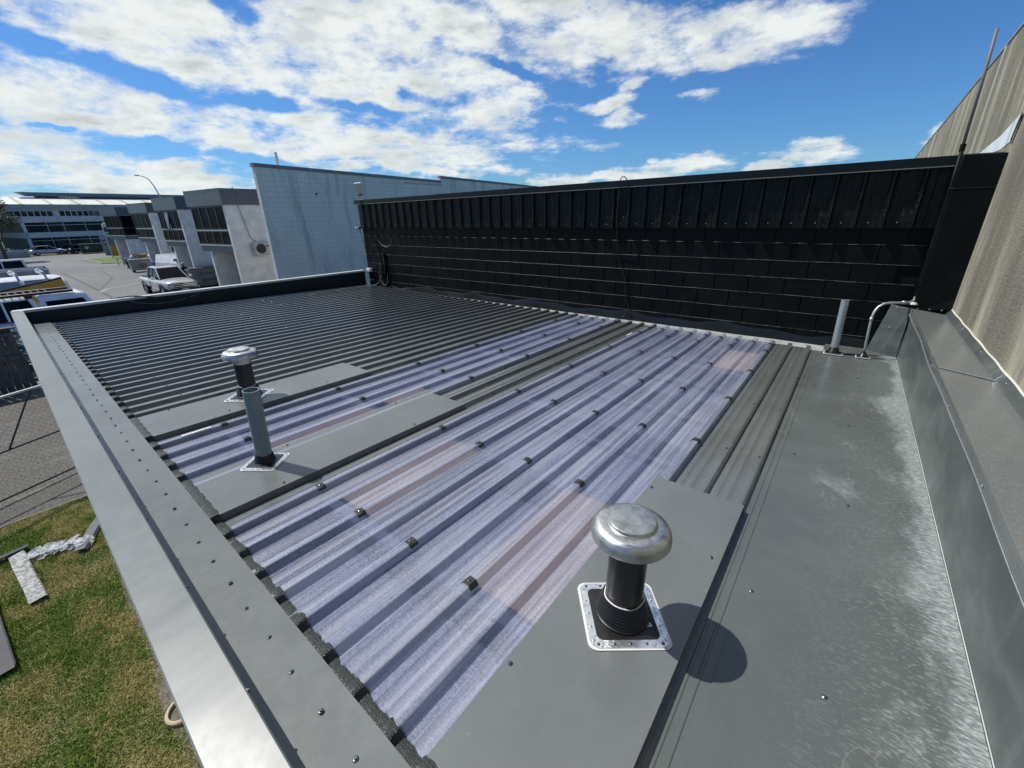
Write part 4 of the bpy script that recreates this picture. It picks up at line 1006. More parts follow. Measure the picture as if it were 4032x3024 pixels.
# scraps on the lawn
def junk(name, label, cat, prof, L, m, loc, rz, tilt=0.0):
    b = B(); n = len(prof); NL = 5; vs = []
    for j in range(NL):
        for a, z in prof: vs.append((a + .004 * math.sin(j * 2 + a * 9), L * j / (NL - 1) - L / 2, z + .004 * math.sin(j * 1.7 + a * 30)))
    b.add(vs, [(j * n + i, j * n + i + 1, (j + 1) * n + i + 1, (j + 1) * n + i) for j in range(NL - 1) for i in range(n - 1)])
    o = b.obj(name, m, loc=loc, rot=(tilt, 0, rz)); sm = o.modifiers.new('thick', 'SOLIDIFY'); sm.thickness = .003
    return tag(o, label, cat)
junk('metal_offcut', 'pale silver metal strip lying on the grass under the plastic wrap', 'offcut', [(-.085, .02), (.07, .03), (.085, .012)], 1.5, mat('pale_offcut', (.34, .35, .33), .75, .0, build=lambda t, b_: t.L.new(t.mix(t.ramp(t.noise(t.P, 22, 5, .7), .4, .62), (.16, .165, .155), (.42, .43, .41)), b_.inputs['Base Color'])), (-8.08, -.60, G + .04), R(93))
junk('metal_offcut', 'long grey metal tray lying at the left edge of the grass', 'offcut', [(-.09, .05), (-.085, .02), (.085, .02), (.10, .06)], 2.2, mat('dull_offcut', (.085, .083, .085), .8, .0), (-7.35, -.98, G + .05), R(92))
junk('metal_offcut', 'short dark folded flashing on the grass beside the building', 'offcut', [(-.075, .03), (.045, .03), (.075, .0)], .85, mat('dark_offcut', (.10, .105, .11), .4, .3), (-8.45, .14, G + .05), R(64))
junk('metal_offcut', 'dark green folded strip behind the pale silver strip', 'offcut', [(-.05, .0), (-.04, .06), (.05, .06)], 1.2, mat('green_offcut', (.03, .045, .04), .4, .3), (-8.75, -1.1, G + .03), R(8))
b = B(); rg = random.Random(11)
for _ in range(170):
    t = rg.random(); p = Vector((-8.55 + t * .30 + rg.gauss(0, .05), -.50 + t * .62 + rg.gauss(0, .03), G + .03 + rg.random() * .09 * (1 - abs(t - .45)))); s = rg.uniform(.03, .075)
    q = Matrix.Rotation(rg.uniform(0, 6), 3, 'Z') @ Matrix.Rotation(rg.uniform(-1, 1), 3, 'X'); b.add([p + q @ Vector(v) for v in ((-s, -s * .3, 0), (s * .2, -s * .7, .01), (s, s * .2, 0), (-s * .2, s * .6, .012))], [(0, 1, 2, 3)])
def f_plw(t, b_): b_.inputs['Alpha'].default_value = .45
tag(b.obj('plastic_wrap', mat('clear_plastic', (.75, .77, .8), .15, 0, .8, build=f_plw)), 'crumpled clear plastic wrap trailing from the pale strip', 'plastic wrap')
b = B(); b.lathe([(.15, 0), (.15, .05), (.135, .06), (.12, .055), (.12, .0)], 28, cap=False); b.lathe([(.001, .02), (.12, .02)], 28, cap=False, mi=1)
o = b.obj('gully_cover', [mat('cream_plastic', (.5, .42, .28), .6), M_DIRT], loc=(-4.30, .115, G + .012), rot=(R(6), 0, 0)); tag(o, 'round cream edged gully cover in the grass against the wall', 'gully')

# ================================================================ WHITE BLOCK WALL
wa = Vector((-.09, .996, 0)).normalized(); ang = math.atan2(wa.y, wa.x) - R(90)
ww = thing('white_block_wall', 'weathered white concrete block boundary wall rising behind the black wall', 'wall', (-20, 8.9, G), ang)
# local frame: y along the wall, x towards the viewer
def wtop(y): return (6.63 - .0125 * y) if y < 11.3 else 6.74 - .013 * (y - 11.3)
b = B(); b.box(-.19, -.012, .012, 29.5, 0, 6.35); o = b.obj('mortar_core', M_WJOINT, ww)
bm_full = B(); bm_full.add([(0, 0, 0), (0, .392, 0), (0, .392, .191), (0, 0, .191), (.008, .004, .004), (.008, .388, .004), (.008, .388, .187), (.008, .004, .187)], [(4, 5, 6, 7), (0, 1, 5, 4), (1, 2, 6, 5), (2, 3, 7, 6), (3, 0, 4, 7)])
bm_full = bm_full.mesh('block', M_WBLOCK)
wb_ = []
for r in range(0, 34):
    z = r * .2
    y = 0.004 - (.2 if r % 2 else 0)
    while y < 29.3:
        if z + .19 < wtop(y) - .14 and z > 1.7: wb_.append((y, z))
        y += .4
wb_ = [(y, z) for y, z in wb_ if y >= 0 or True]
far = B(); cnt = 0
wb_.sort(key=lambda q: q[0])
for y, z in wb_:
    if y < 0: 
        far.box(-.011, -.003, .004, .188, z, z + .191); continue
    if cnt < 290:
        o = bpy.data.objects.new('block', bm_full); COL.objects.link(o); o.parent = ww; o.location = (-.0115 + random.uniform(-.001, .001), y, z); cnt += 1
    else:
        yy = min(y + .392, 29.4); far.add([(-.011, y, z), (-.011, yy, z), (-.011, yy, z + .191), (-.011, y, z + .191), (-.003, y + .004, z + .004), (-.003, yy - .004, z + .004), (-.003, yy - .004, z + .187), (-.003, y + .004, z + .187)], [(4, 5, 6, 7), (0, 1, 5, 4), (1, 2, 6, 5), (2, 3, 7, 6), (3, 0, 4, 7)])
o = far.obj('far_blocks', M_WBLOCK, ww); o['kind'] = 'stuff'
b = B(); b.box(-.19, -.004, .012, 29.4, .0, 1.72); b.obj('wall_base', M_WBLOCK, ww)
for r in range(9, 33):
    B().box(-.19, -.004, .0, .0115, r * .2 - .096, r * .2 + .094).obj('end_block', M_WHITE, ww)
b = B(); b.add([(-.008, .012, 6.3), (-.008, 11.29, 6.3), (-.008, 11.29, wtop(11.2)), (-.008, .012, wtop(0)), (-.185, .012, 6.3), (-.185, 11.29, 6.3), (-.185, 11.29, wtop(11.2)), (-.185, .012, wtop(0))], [(0, 1, 2, 3), (0, 3, 7, 4), (4, 7, 6, 5)])
b.add([(-.008, 11.30, 6.3), (-.008, 29.5, 6.3), (-.008, 29.5, wtop(29.5)), (-.008, 11.30, wtop(11.31)), (-.185, 11.3, wtop(11.31)), (-.185, 11.3, 6.3)], [(0, 1, 2, 3), (0, 3, 4, 5)])
b.obj('top_course', M_WBLOCK, ww)
for ya_, yb_ in ((-.03, 11.29), (11.30, 29.5)):
    b = B(); b.box(-.22, .03, ya_, yb_, -.12, .02); b.v = [(p[0], p[1], p[2] + wtop(min(max(p[1], ya_ + .02), yb_))) for p in b.v]; b.obj('cap', M_GREYCAP, ww)
B().box(-.66, -.58, 1.37, 1.45, 6.0, 7.2).obj('flue', M_WHITE, ww)
B().lathe([(.04, 0), (.04, .05)], 10).obj('wall_vent', M_BLKP, ww, loc=(.0, 2.6, 5.55), rot=(0, R(90), 0))

# ================================================================ ROW OF WHITE UNITS
def unit(x, y, W_, label, glass_side=False, open_sash=False, depth=14, fin=True, fascia=1.6, panel=True):
    t = thing('unit_building', label, 'building', (x, y, G), ang, 'row of white two storey units')
    top = 6.1; fb = 5.3; wb2 = 3.22; sb = 2.88
    def o_(b, n_, m_, **k): return b.obj(n_, m_, t, **k)
    z0 = 0
    if glass_side: o_(B().box(-.2, 0, 3.4, depth, 0, fb), 'side_wall', M_WHITE); o_(B().box(-.2, 0, .0, 3.4, 0, .0 + 2.8), 'side_wall', M_WHITE)
    else: o_(B().box(-.2, 0, 0, depth, 0, fb), 'side_wall', M_WHITE)
    # fascia panels
    o_(B().box(-W_ - .05, .10, -.12, .05, fb, top), 'fascia', M_FASC)
    ys = np.linspace(.055, depth, 8)
    for i in range(7): o_(B().box(-.05, .10, ys[i] + .008, ys[i + 1] - .008, fb, top), 'fascia_panel', M_FASC)
    o_(B().box(-W_ - .05, -.06, .06, depth, top - .3, top - .1), 'roof', M_GREYCAP)
    o_(B().box(-W_ - .05, .12, -.14, .03, top, top + .03), 'fascia_cap', M_GREYCAP)
    o_(B().box(-.07, .12, .035, depth, top, top + .03), 'fascia_cap', M_GREYCAP)
    # window bay on the front
    xa, xb = -W_, (-.205 if not glass_side else -.02)
    n = 4; cols = [xa + (xb - xa) * i / n for i in range(n + 1)]
    mid = 4.0
    for i in range(n):
        for za, zb in ((wb2, mid - .03), (mid + .03, fb - .02)):
            f = B(); fr = .06
            f.box(cols[i], cols[i] + fr, .02, .09, za, zb); f.box(cols[i + 1] - fr, cols[i + 1] - .002, .02, .09, za, zb); f.box(cols[i] + fr, cols[i + 1] - fr, .02, .09, za, za + fr); f.box(cols[i] + fr, cols[i + 1] - fr, .02, .09, zb - fr, zb)
            if open_sash and i == 1 and za > mid - .1:
                o = f.obj('open_sash', M_FRAME, t); o.rotation_euler = (R(-9), 0, 0); o.location = (0, -.02, .0); o.location = (0, -.62, .0); o.rotation_euler = (R(-7), 0, 0)
                continue
            fo = o_(f, 'window', M_FRAME)
            B().box(cols[i] + fr, cols[i + 1] - fr, .045, .06, za + fr, zb - fr).obj('pane', M_GLASS, fo)
    o_(B().box(xa, xb, .0, .10, mid - .028, mid + .028), 'transom', M_ALF); o_(B().box(xa - .03, xb, -.03, .12, wb2 - .06, wb2 - .002), 'sill', M_ALF)
    if glass_side:
        cy = [.1, 1.2, 2.3, 3.35]
        for i in range(3):
            for za, zb in ((wb2, mid - .03), (mid + .03, fb - .02)):
                fo = o_(B().box(-.1, -.03, cy[i], cy[i + 1] - .02, za, zb), 'window', M_FRAME); B().box(-.029, -.02, cy[i] + .06, cy[i + 1] - .08, za + .05, zb - .05).obj('pane', M_GLASS, fo)
    o_(B().box(xa, xb if not glass_side else -.02, .05, 3.3, wb2 - .4, wb2 - .062), 'overhang', M_SOFF)
    o_(B().box(xa + .1, -.21, 3.3, 3.45, 0, wb2 - .4), 'ground_floor_wall', M_SOFF)
    o_(B().box(xa + .9, xa + 1.08, .0 + .05, 3.29, 0, wb2 - .402), 'fin_wall', M_WHITE)
    o_(B().box(xa + 1.1, xa + 1.13, 1.3, 2.2, 1.5, 2.35), 'ground_window', M_GLASS)
    o_(B().box(.0, .05, 3.9, 3.95, 0, top + .55), 'downpipe', M_ALF if not glass_side else M_FRAME)
    o_(B().box(.101, .15, 3.9, 3.96, fb, top + .75), 'vent_pipe', M_FRAME)
    return t
unit(-27.6, 10.26, 4.0, 'nearest white unit with a rusty vent mark and cable beside its air conditioner')
unit(-38.1, 11.2, 3.6, 'white unit with an open window sash behind the white ute', open_sash=True)
unit(-50.0, 12.46, 4.0, 'white unit behind the van, its window bay above the grey dumpster')
unit(-64.3, 13.23, 4.6, 'farthest white unit with dark glass round the corner of its bay', glass_side=True)
def wl(x, y, z, base):   # a point on a unit's frame
    c, s_ = math.cos(ang), math.sin(ang); return (base[0] + c * x - s_ * y, base[1] + s_ * x + c * y, G + z)
def aircon(base, y, z, label):
    t = thing('air_conditioner', label, 'air conditioner', wl(.03, y, z, base), ang)
    B().box(.02, .36, -.45, .45, 0, .68).obj('casing', M_ACW, t, bevel=.02)
    b = B(); b.lathe([(.001, 0), (.27, 0), (.27, .03), (.25, .035)], 24); b.obj('fan_guard', M_BLKP, t, loc=(.36, -.08, .34), rot=(0, R(90), 0))
    b = B(); [b.tube([(0, 0, 0), (.22 * math.cos(a), .22 * math.sin(a), 0)], .01, 4) for a in np.linspace(0, 6.28, 10)[:-1]]; b.lathe([(.001, -.01), (.06, -.01), (.06, .01), (.001, .01)], 12); b.obj('fan', mat('fan_grey', (.2, .2, .2), .5), t, loc=(.385, -.08, .34), rot=(0, R(90), 0))
    B().box(0, .38, -.35, -.31, -.04, 0).box(0, .38, .31, .35, -.04, 0).obj('bracket', M_ALF, t); B().box(.362, .365, .24, .38, .42, .50).obj('badge', M_PRINT, t)
    B().tube([(0.02, -.1, .7), (.02, -.35, .95), (.02, -.7, 3.1)], .03, 6).obj('duct', M_ALF, t)
aircon((-27.6, 10.26), 1.35, 2.62, 'cream air conditioner on the nearest white unit beside the block wall')
aircon((-50.0, 12.46), 1.1, 1.85, 'cream air conditioner on the white unit above the van')

# ================================================================ OFFICE BUILDING ACROSS THE ROAD
ob = thing('office_building', 'long three storey white office building with banded windows across the road', 'building', (-111.4, 10.1, G), ang)
LN = 60
def oo(b, n_, m_, **k): return b.obj(n_, m_, ob, **k)
bands = [(0, .5), (2.46, 3.33), (4.93, 5.84)]
for a, c in bands:
    ys = np.arange(0, LN, 4.6)
    for y in ys: oo(B().box(-.4, .0, y + .01, y + 4.59, a, c), 'wall_panel', M_OFFW)
    for xs0 in (-20, -15, -10, -5): oo(B().box(xs0 + .01, min(xs0 + 4.99, -.41), -.02, .1, a, c), 'wall_panel', mat('office_white_side', (.6, .62, .62), .6))
oo(B().box(-20, -.5, .2, LN, 0, 4.9), 'core', mat('dark_interior', (.02, .025, .03), .5))
for a, c in ((.5, 2.46), (3.33, 4.93)):
    y = 0; i = 0; seq = (3.0, 2.1, 2.9, 2.7, 1.5, 1.2)
    while y < LN:
        wd = seq[i % 6]; f = B(); f.box(-.3, -.15, y, y + .06, a, c); f.box(-.3, -.15, y + .06, y + wd, c - .50, c - .44)
        fo = oo(f, 'window', M_ALF); B().box(-.26, -.24, y + .06, y + wd, a, c - .5).obj('pane', M_GLASSO, fo); B().box(-.28, -.26, y + .06, y + wd, c - .44, c).obj('pane', M_GLASSO, fo)
        y += wd; i += 1
    for x in np.arange(-19.6, -1.7, 1.76): fo = oo(B().box(x, x + .06, .0, .1, a, c), 'window', M_ALF); B().box(x + .06, x + 1.7, .03, .05, a, c).obj('pane', M_GLASSO, fo)
oo(B().box(-.42, -.0, -.03, .35, 0, 5.85), 'corner_column', M_OFFW)
# set-back top storey and roof
oo(B().box(-20, -2.5, -14, LN, 5.85, 6.6 + .3), 'upper_wall', M_OFFW)
oo(B().box(-30, -21, -14, .0, 0, 5.84), 'rear_wing', M_OFFW)
y = -13.6
i = 0
while y < LN:
    fo = oo(B().box(-2.5, -2.44, y, y + .10, 5.93, 6.75), 'window', M_ALF); B().box(-2.49, -2.46, y + .1, y + .78, 5.95, 6.75).obj('pane', M_GLASSO, fo); y += .8 if i % 7 != 6 else 1.6; i += 1
oo(B().box(-3, -2.2, -6, LN, 6.88, 7.85), 'eave_wall', mat('office_grey', (.30, .34, .35), .6))
b = B(); b.add([(-2.0, -14, 7.86), (-2.0, LN, 7.86), (-7.5, LN, 9.15), (-7.5, -14, 9.15)], [(0, 1, 2, 3)]); oo(b, 'roof', M_CREAMR)
for y in np.arange(-10, LN, 3.7):
    b = B(); b.add([(-2.0, y, 7.90), (-2.0, y + .45, 7.90), (-7.5, y + .45, 9.19), (-7.5, y, 9.19)], [(0, 1, 2, 3)]); oo(b, 'roof_light', M_YSKY)
b = B(); b.box(-9.0, -7.0, 3.4, LN, 9.35, 10.0); b.v = [(p[0], p[1] - (1.2 if p[2] > 9.9 and p[1] < 5 else 0), p[2] - .0) for p in b.v]; oo(b, 'ridge_vent', M_DBLUE); oo(B().box(-8.9, -7.1, 4.6, LN, 8.9, 9.34), 'ridge_soffit', M_NAVY)
b = B()
for yy in (10.2, 10.7, 11.8, 12.4, 13.0, 13.6): b.tube([(-2.2, yy, 5.9), (-2.2, yy, 6.9)], .03, 4)
for z in (6.1, 6.4, 6.7): b.tube([(-2.2, 10.2, z), (-2.2, 17.5, z)], .035, 4)
for yy in np.arange(7.0, 9.5, .45): b.tube([(-2.0, yy + .6, 7.9), (-3.4, yy, 9.1)], .025, 4)
b.tube([(-3.4, 6.6, 9.15), (-3.4, 9.2, 9.1)], .03, 4); b.tube([(-2.2, 10.0, 5.9), (-2.0, 9.4, 7.9)], .04, 4)
oo(b, 'roof_handrail', M_ALF)
# low neighbouring wall and pale barrier on the left
o = B().box(-99.2, -98.9, 1.5, 8.2, G, G + 1.0).obj('low_wall', M_CONCL); tag(o, 'low pale rendered wall at the far left across the road', 'wall')
B().box(-99.3, -98.8, 8.2, 8.5, G, G + 1.15).obj('end_pier', M_CONCL, o)

# ================================================================ VEHICLES
def wheel(t, x, y, r=.36, w_=.24):
    b = B(); b.lathe([(r * .62, -w_ / 2), (r * .95, -w_ / 2), (r, -w_ * .3), (r, w_ * .3), (r * .95, w_ / 2), (r * .62, w_ / 2)], 22, cap=False); wo = b.obj('wheel', M_TYRE, t, True, loc=(x, y, r), rot=(R(90), 0, 0))
    for s_ in (1, -1):
        b = B(); b.lathe([(.001, 0), (r * .2, .01), (r * .6, -.01), (r * .64, .02)], 18, cap=False)
        for k in range(6):
            a = k * math.pi / 3; b.tube([(0, 0, .012), (r * .58 * math.cos(a), r * .58 * math.sin(a), .004)], r * .07, 4)
        b.obj('rim', M_RIM, wo, loc=(0, 0, s_ * w_ * .42), rot=(0 if s_ > 0 else R(180), 0, 0))
def pillars(t, m, lst, n=6):
    for p, q, r in lst: B().tube([p, q], r, n).obj('pillar', m, t)
def loft(sections, m, name, parent, bevel=0.0, sub=1, mi=None):
    """sections: list of (x, [(y,z)...]) closed rings of equal count"""
    b = B(); n = len(sections[0][1]); vs = []
    for x, rg_ in sections:
        for y, z in rg_: vs.append((x, y, z))
    fs = [(j * n + i, (j + 1) * n + i, (j + 1) * n + (i + 1) % n, j * n + (i + 1) % n) for j in range(len(sections) - 1) for i in range(n)]
    fs.append(tuple(range(n))); fs.append(tuple((len(sections) - 1) * n + i for i in range(n - 1, -1, -1)))
    b.add(vs, fs); o = b.obj(name, m, parent)
    if sub:
        ss = o.modifiers.new('sub', 'SUBSURF'); ss.levels = sub; ss.render_levels = sub
        o.data.polygons.foreach_set('use_smooth', [True] * len(o.data.polygons))
    return o
def ring8(w0, w1, z0, z1, sh=.7):
    # half width at bottom w0, at top w1, with shoulder
    zs = z0 + (z1 - z0) * sh
    return [(-w0, z0), (-w0 * 1.03, (z0 + zs) / 2), (-w0, zs), (-w1, z1), (w1, z1), (w0, zs), (w0 * 1.03, (z0 + zs) / 2), (w0, z0)]
def crew_ute(name, label, loc, rz, paint, canopy=False, cat='ute', L=5.3, tray=True):
    """long axis x, nose at +x"""
    t = thing(name, label, cat, loc, rz)
    hl = L / 2; w0 = .92
    loft([(hl - .02, ring8(.70, .66, .45, .90)), (hl - .25, ring8(.88, .80, .40, 1.02)), (hl - 1.3, ring8(.92, .80, .40, 1.12)), (hl - 1.45, ring8(.93, .82, .40, 1.10)), (-hl + 1.6, ring8(.93, .86, .40, 1.10)), (-hl + 1.5, ring8(.93, .88, .40, 1.12)), (-hl + .1, ring8(.92, .88, .45, 1.12)), (-hl, ring8(.88, .86, .5, 1.08))], paint, 'body', t, sub=2)
    # cabin glass block and pillars/roof
    fx, rx_ = hl - 1.45, -hl + 1.62
    def cab(zoff, grow, a, c, zt):
        return None
    g = B(); zb, zt = 1.10, 1.74
    g.add([(fx, -.76, zb), (fx, .76, zb), (rx_, .76, zb), (rx_, -.76, zb), (fx - .75, -.60, zt), (fx - .75, .60, zt), (rx_ + .18, .60, zt), (rx_ + .18, -.60, zt)], [(0, 1, 5, 4), (1, 2, 6, 5), (2, 3, 7, 6), (3, 0, 4, 7)])
    gl = g.obj('windscreen', M_CARGLASS, t)
    b = B(); b.add([(fx - .70, -.63, zt - .02), (fx - .70, .63, zt - .02), (rx_ + .14, .63, zt - .02), (rx_ + .14, -.63, zt - .02), (fx - .92, -.52, zt + .07), (fx - .92, .52, zt + .07), (rx_ + .3, .52, zt + .07), (rx_ + .3, -.52, zt + .07)], [(0, 1, 5, 4), (1, 2, 6, 5), (2, 3, 7, 6), (3, 0, 4, 7), (4, 5, 6, 7), (3, 2, 1, 0)])
    b.obj('roof', paint, t, bevel=.03)
    for s_ in (1, -1):
        xm = (fx + rx_) / 2 - .25
        pillars(t, paint, [((fx + .02, .77 * s_, zb - .02), (fx - .73, .61 * s_, zt), .035), ((rx_ + .01, .77 * s_, zb - .02), (rx_ + .17, .61 * s_, zt), .07), ((xm, .775 * s_, zb - .02), (xm, .615 * s_, zt), .035)])
        B().box(fx - .35, fx - .15, s_ * .93, s_ * 1.12, 1.08, 1.26).obj('mirror', M_CHROME if not canopy else M_BLKP, t, bevel=.03)
        b = B(); b.add([(hl - .02, s_ * .58, .74), (hl - .10, s_ * .84, .80), (hl - .42, s_ * .915, .95), (hl - .30, s_ * .90, .78)], [(0, 1, 2, 3)]); b.add([(hl + .005, s_ * .50, .76), (hl - .05, s_ * .82, .78), (hl - .10, s_ * .80, .93), (hl - .06, s_ * .50, .90)], [(0, 1, 2, 3)]); b.obj('headlight', M_LAMP, t)
        B().box(xm - .02, xm + .0, s_ * .94, s_ * .955, .55, 1.05).obj('door_seam', M_BLKP, t)
        B().box(hl - 2.9, hl - 1.5, s_ * .90, s_ * 1.0, .36, .42).obj('side_step', M_CHROME, t)
        for x in (hl - .95, -hl + 1.15):
            wheel(t, x, s_ * .82)
            b = B(); b.lathe([(.44, -.02), (.44, .02), (.37, .02), (.37, -.02)], 24, cap=False); b.obj('wheel_arch', M_BLKP, t, loc=(x, s_ * .945, .42), rot=(R(90), 0, 0))
    B().box(hl - .03, hl + .03, -.50, .50, .62, .92).obj('grille', M_BLKP, t, bevel=.015)
    for z in (.70, .80, .90): B().box(hl + .03, hl + .045, -.50, .50, z - .014, z + .014).obj('grille_bar', M_CHROME, t)
    B().box(hl - .05, hl + .06, -.80, .80, .36, .56).obj('bumper', M_BLKP if not canopy else paint, t, bevel=.04)
    pt = B().box(hl + .065, hl + .075, -.18, .18, .42, .53).obj('number_plate', M_SIGNW, t)
    if tray and not canopy:
        B().box(-hl + .15, -hl + 1.5, -.74, .74, 1.09, 1.125).obj('tray', M_BLKP, t); b = B(); b.tube([(-hl + 1.45, -.7, 1.12), (-hl + 1.45, -.62, 1.45), (-hl + 1.45, .62, 1.45), (-hl + 1.45, .7, 1.12)], .03, 6); b.obj('sports_bar', M_BLKP, t)
    if canopy:
        b = B(); xa, xb = -hl + .02, -hl + 1.60
        b.add([(xa, -.88, 1.1), (xb, -.88, 1.1), (xb, .88, 1.1), (xa, .88, 1.1), (xa + .30, -.66, 1.82), (xb, -.66, 1.84), (xb, .66, 1.84), (xa + .30, .66, 1.82)], [(0, 1, 5, 4), (1, 2, 6, 5), (2, 3, 7, 6), (3, 0, 4, 7), (4, 5, 6, 7)])
        b.obj('canopy', paint, t, bevel=.08)
        for s_ in (1, -1):
            b = B(); b.add([(xa + .24, s_ * .868, 1.22), (xb - .18, s_ * .868, 1.22), (xb - .16, s_ * .755, 1.62), (xa + .42, s_ * .755, 1.62)], [(0, 1, 2, 3) if s_ < 0 else (3, 2, 1, 0)]); b.obj('canopy_window', M_CARGLASS, t)
    return t
ut = crew_ute('parked_ute', 'silver white double cab ute facing the camera in the drive', (-36.3, 8.95, G), R(2), M_SILV)
text('plate_text', 'LDM431', .10, M_PRINT, ut, (2.65 + .078, 0, .475), (R(90), 0, R(90)))
cu = crew_ute('parked_ute', 'white ute with fibreglass canopy and black roof rack nearest the parapet', (-25.35, .70, G), R(-90), M_WPAINT, canopy=True, L=5.3); cu.scale = (1.07, 1.07, 1.07)
b = B()
for s_ in (.55, -.55): b.tube([(-2.05, s_, 1.90), (1.2, s_, 1.90)], .05, 8)
for x in (-.85, .45): b.tube([(x, -.55, 1.88), (x, .55, 1.88)], .03, 6); b.box(x - .1, x + .1, .52, .64, 1.76, 1.88); b.box(x - .1, x + .1, -.64, -.52, 1.76, 1.88)
for i in range(14): b.box(-1.4 + i * .19, -1.37 + i * .19, -.5, .5, 1.91, 1.94)
b.obj('roof_rack', M_BLKP, cu)
# yellow and white van
vn = thing('parked_van', 'white van with yellow lower panels and roof bars beyond the canopied ute', 'van', (-32.6, 1.15, G), R(-90))
hl = 2.6
loft([(hl, ring8(.80, .70, .35, .95)), (hl - .5, ring8(.93, .78, .3, 1.25)), (hl - 1.3, ring8(.95, .74, .3, 2.05, .62)), (hl - 2.2, ring8(.95, .74, .3, 2.2, .62)), (-hl + .35, ring8(.95, .74, .3, 2.2, .62)), (-hl + .08, ring8(.94, .74, .35, 2.05, .62)), (-hl, ring8(.92, .80, .4, 1.3, .62))], M_WPAINT, 'body', vn, sub=2)
def vy(z): return .992 if z < 1.40 else .992 - (z - 1.40) * .235
for s_ in (1, -1):
    b = B(); XS = np.linspace(-2.42, 1.9, 10); ZT = [1.93 - (x + 2.3) * .165 for x in XS]
    b.grid(range(10), [0, .5, .72, .86, 1], lambda i, u: (max(XS[i], -2.50 + .17 * u), s_ * vy(.35 + (ZT[i] - .35) * u), .35 + (ZT[i] - .35) * u))
    if s_ < 0: pass
    b.obj('yellow_panel', M_YEL, vn)
    b = B(); b.grid(range(10), [0, 1], lambda i, u: (max(XS[i], -2.33), s_ * (vy(ZT[i] + .09 * u) + .004), ZT[i] + .09 * u)); b.obj('black_stripe', M_PRINT, vn)
    for xa, xb in ((-1.95, -1.0), (-.85, .75), (.85, 1.6)):
        b = B(); za, zb = 1.93 - (xa + 2.3) * .165 + .10, 1.93 - (xb + 2.3) * .165 + .10
        b.add([(xa, s_ * vy(za), za), (xb, s_ * vy(zb), zb), (xb, s_ * vy(2.0), 2.0), (xa, s_ * vy(2.0), 2.0)], [(0, 1, 2, 3)]); b.obj('side_window', mat('tinted_panel', (.22, .25, .28), .2), vn)
    for x in (hl - .9, -hl + 1.0): wheel(vn, x, s_ * .85, .33)
for x, z, r in ((-1.96, 1.38, .12), (-1.55, 1.25, .10)):
    b = B(); pts = [(x + (r if i % 2 == 0 else r * .42) * math.sin(i * math.pi / 5), z + (r if i % 2 == 0 else r * .42) * math.cos(i * math.pi / 5)) for i in range(10)]
    b.add([(p[0], .9985, p[1]) for p in pts], [tuple(range(9, -1, -1))]); b.obj('star', M_RED, vn)
for x in (-1.80, -.85):
    b = B(); b.tube([(x, .80, 1.98), (x, .66, 2.32)], .05, 6); b.tube([(x, -.72, 2.0), (x, -.66, 2.32)], .05, 6); b.tube([(x, .66, 2.32), (x, -.66, 2.32)], .03, 6); b.obj('roof_bar', M_ALF, vn); B().lathe([(.001, 0), (.10, .02), (.12, .1), (.1, .2), (.001, .22)], 12).obj('roof_roller', M_WPAINT, vn, True, loc=(x + .05, -.62, 2.30), rot=(R(90), 0, 0))
# flatbed ute behind the van
fb_ = thing('flatbed_truck', 'white flatbed ute with an empty grey deck beyond the van', 'truck', (-53.9, 3.6, G), R(-90))
loft([(3.2, ring8(.85, .75, .45, 1.05)), (2.2, ring8(.92, .84, .4, 1.15)), (.2, ring8(.92, .86, .4, 1.15)), (.1, ring8(.9, .86, .45, 1.1))], M_WPAINT, 'body', fb_)
g = B(); g.add([(2.0, -.8, 1.1), (2.0, .8, 1.1), (-.55, .8, 1.1), (-.55, -.8, 1.1), (1.3, -.64, 1.86), (1.3, .64, 1.86), (-.42, .64, 1.86), (-.42, -.64, 1.86)], [(0, 1, 5, 4), (1, 2, 6, 5), (2, 3, 7, 6), (3, 0, 4, 7)]); g.obj('windscreen', M_CARGLASS, fb_)
B().box(-.48, 1.35, -.68, .68, 1.86, 1.98).obj('roof', M_WPAINT, fb_, bevel=.05)
for s_ in (1, -1):
    pillars(fb_, M_WPAINT, [((2.0, .81 * s_, 1.1), (1.3, .65 * s_, 1.88), .05), ((.75, .81 * s_, 1.1), (.75, .65 * s_, 1.88), .05), ((-.52, .81 * s_, 1.1), (-.42, .65 * s_, 1.88), .09)])
    B().box(-.6, .1, s_ * .80, s_ * .93, .6, 1.15).obj('cab_side', M_WPAINT, fb_)
    for x in (2.3, -1.5): wheel(fb_, x, s_ * .8, .35)
B().box(-1.5, -.65, -.98, .94, 1.12, 1.22).obj('deck', M_WOOD, fb_); B().box(-1.5, 2.4, .96, 1.02, 1.10, 1.36).obj('deck_side', mat('weathered_board', (.22, .20, .18), .8), fb_); B().box(-1.56, -1.5, -1.0, 1.0, .95, 1.3).obj('tailboard', M_WPAINT, fb_)
# trailer frame between the deck and the van
tr = thing('cage_trailer', 'white painted steel trailer cage between the flatbed and the van', 'trailer', (-43.0, 1.95, G), R(-90))
b = B(); b.box(-2.2, 2.2, -.9, .9, .55, .62); b.obj('bed', mat('trailer_floor', (.25, .23, .22), .8), tr)
for s_ in (1, -1):
    b = B(); b.box(-2.2, 2.2, s_ * .88, s_ * .92, .62, 1.74); b.obj('side_panel', mat('trailer_panel', (.33, .31, .30), .7), tr)
    b = B(); b.tube([(-2.2, s_ * .9, 1.82), (2.2, s_ * .9, 1.82)], .05, 6); [b.tube([(x, s_ * .93, .6), (x, s_ * .93, 1.8)], .04, 6) for x in (-2.2, -.6, 1.0, 2.2)]; b.obj('rail', M_WPAINT, tr); wheel(tr, 0, s_ * .98, .30, .18)
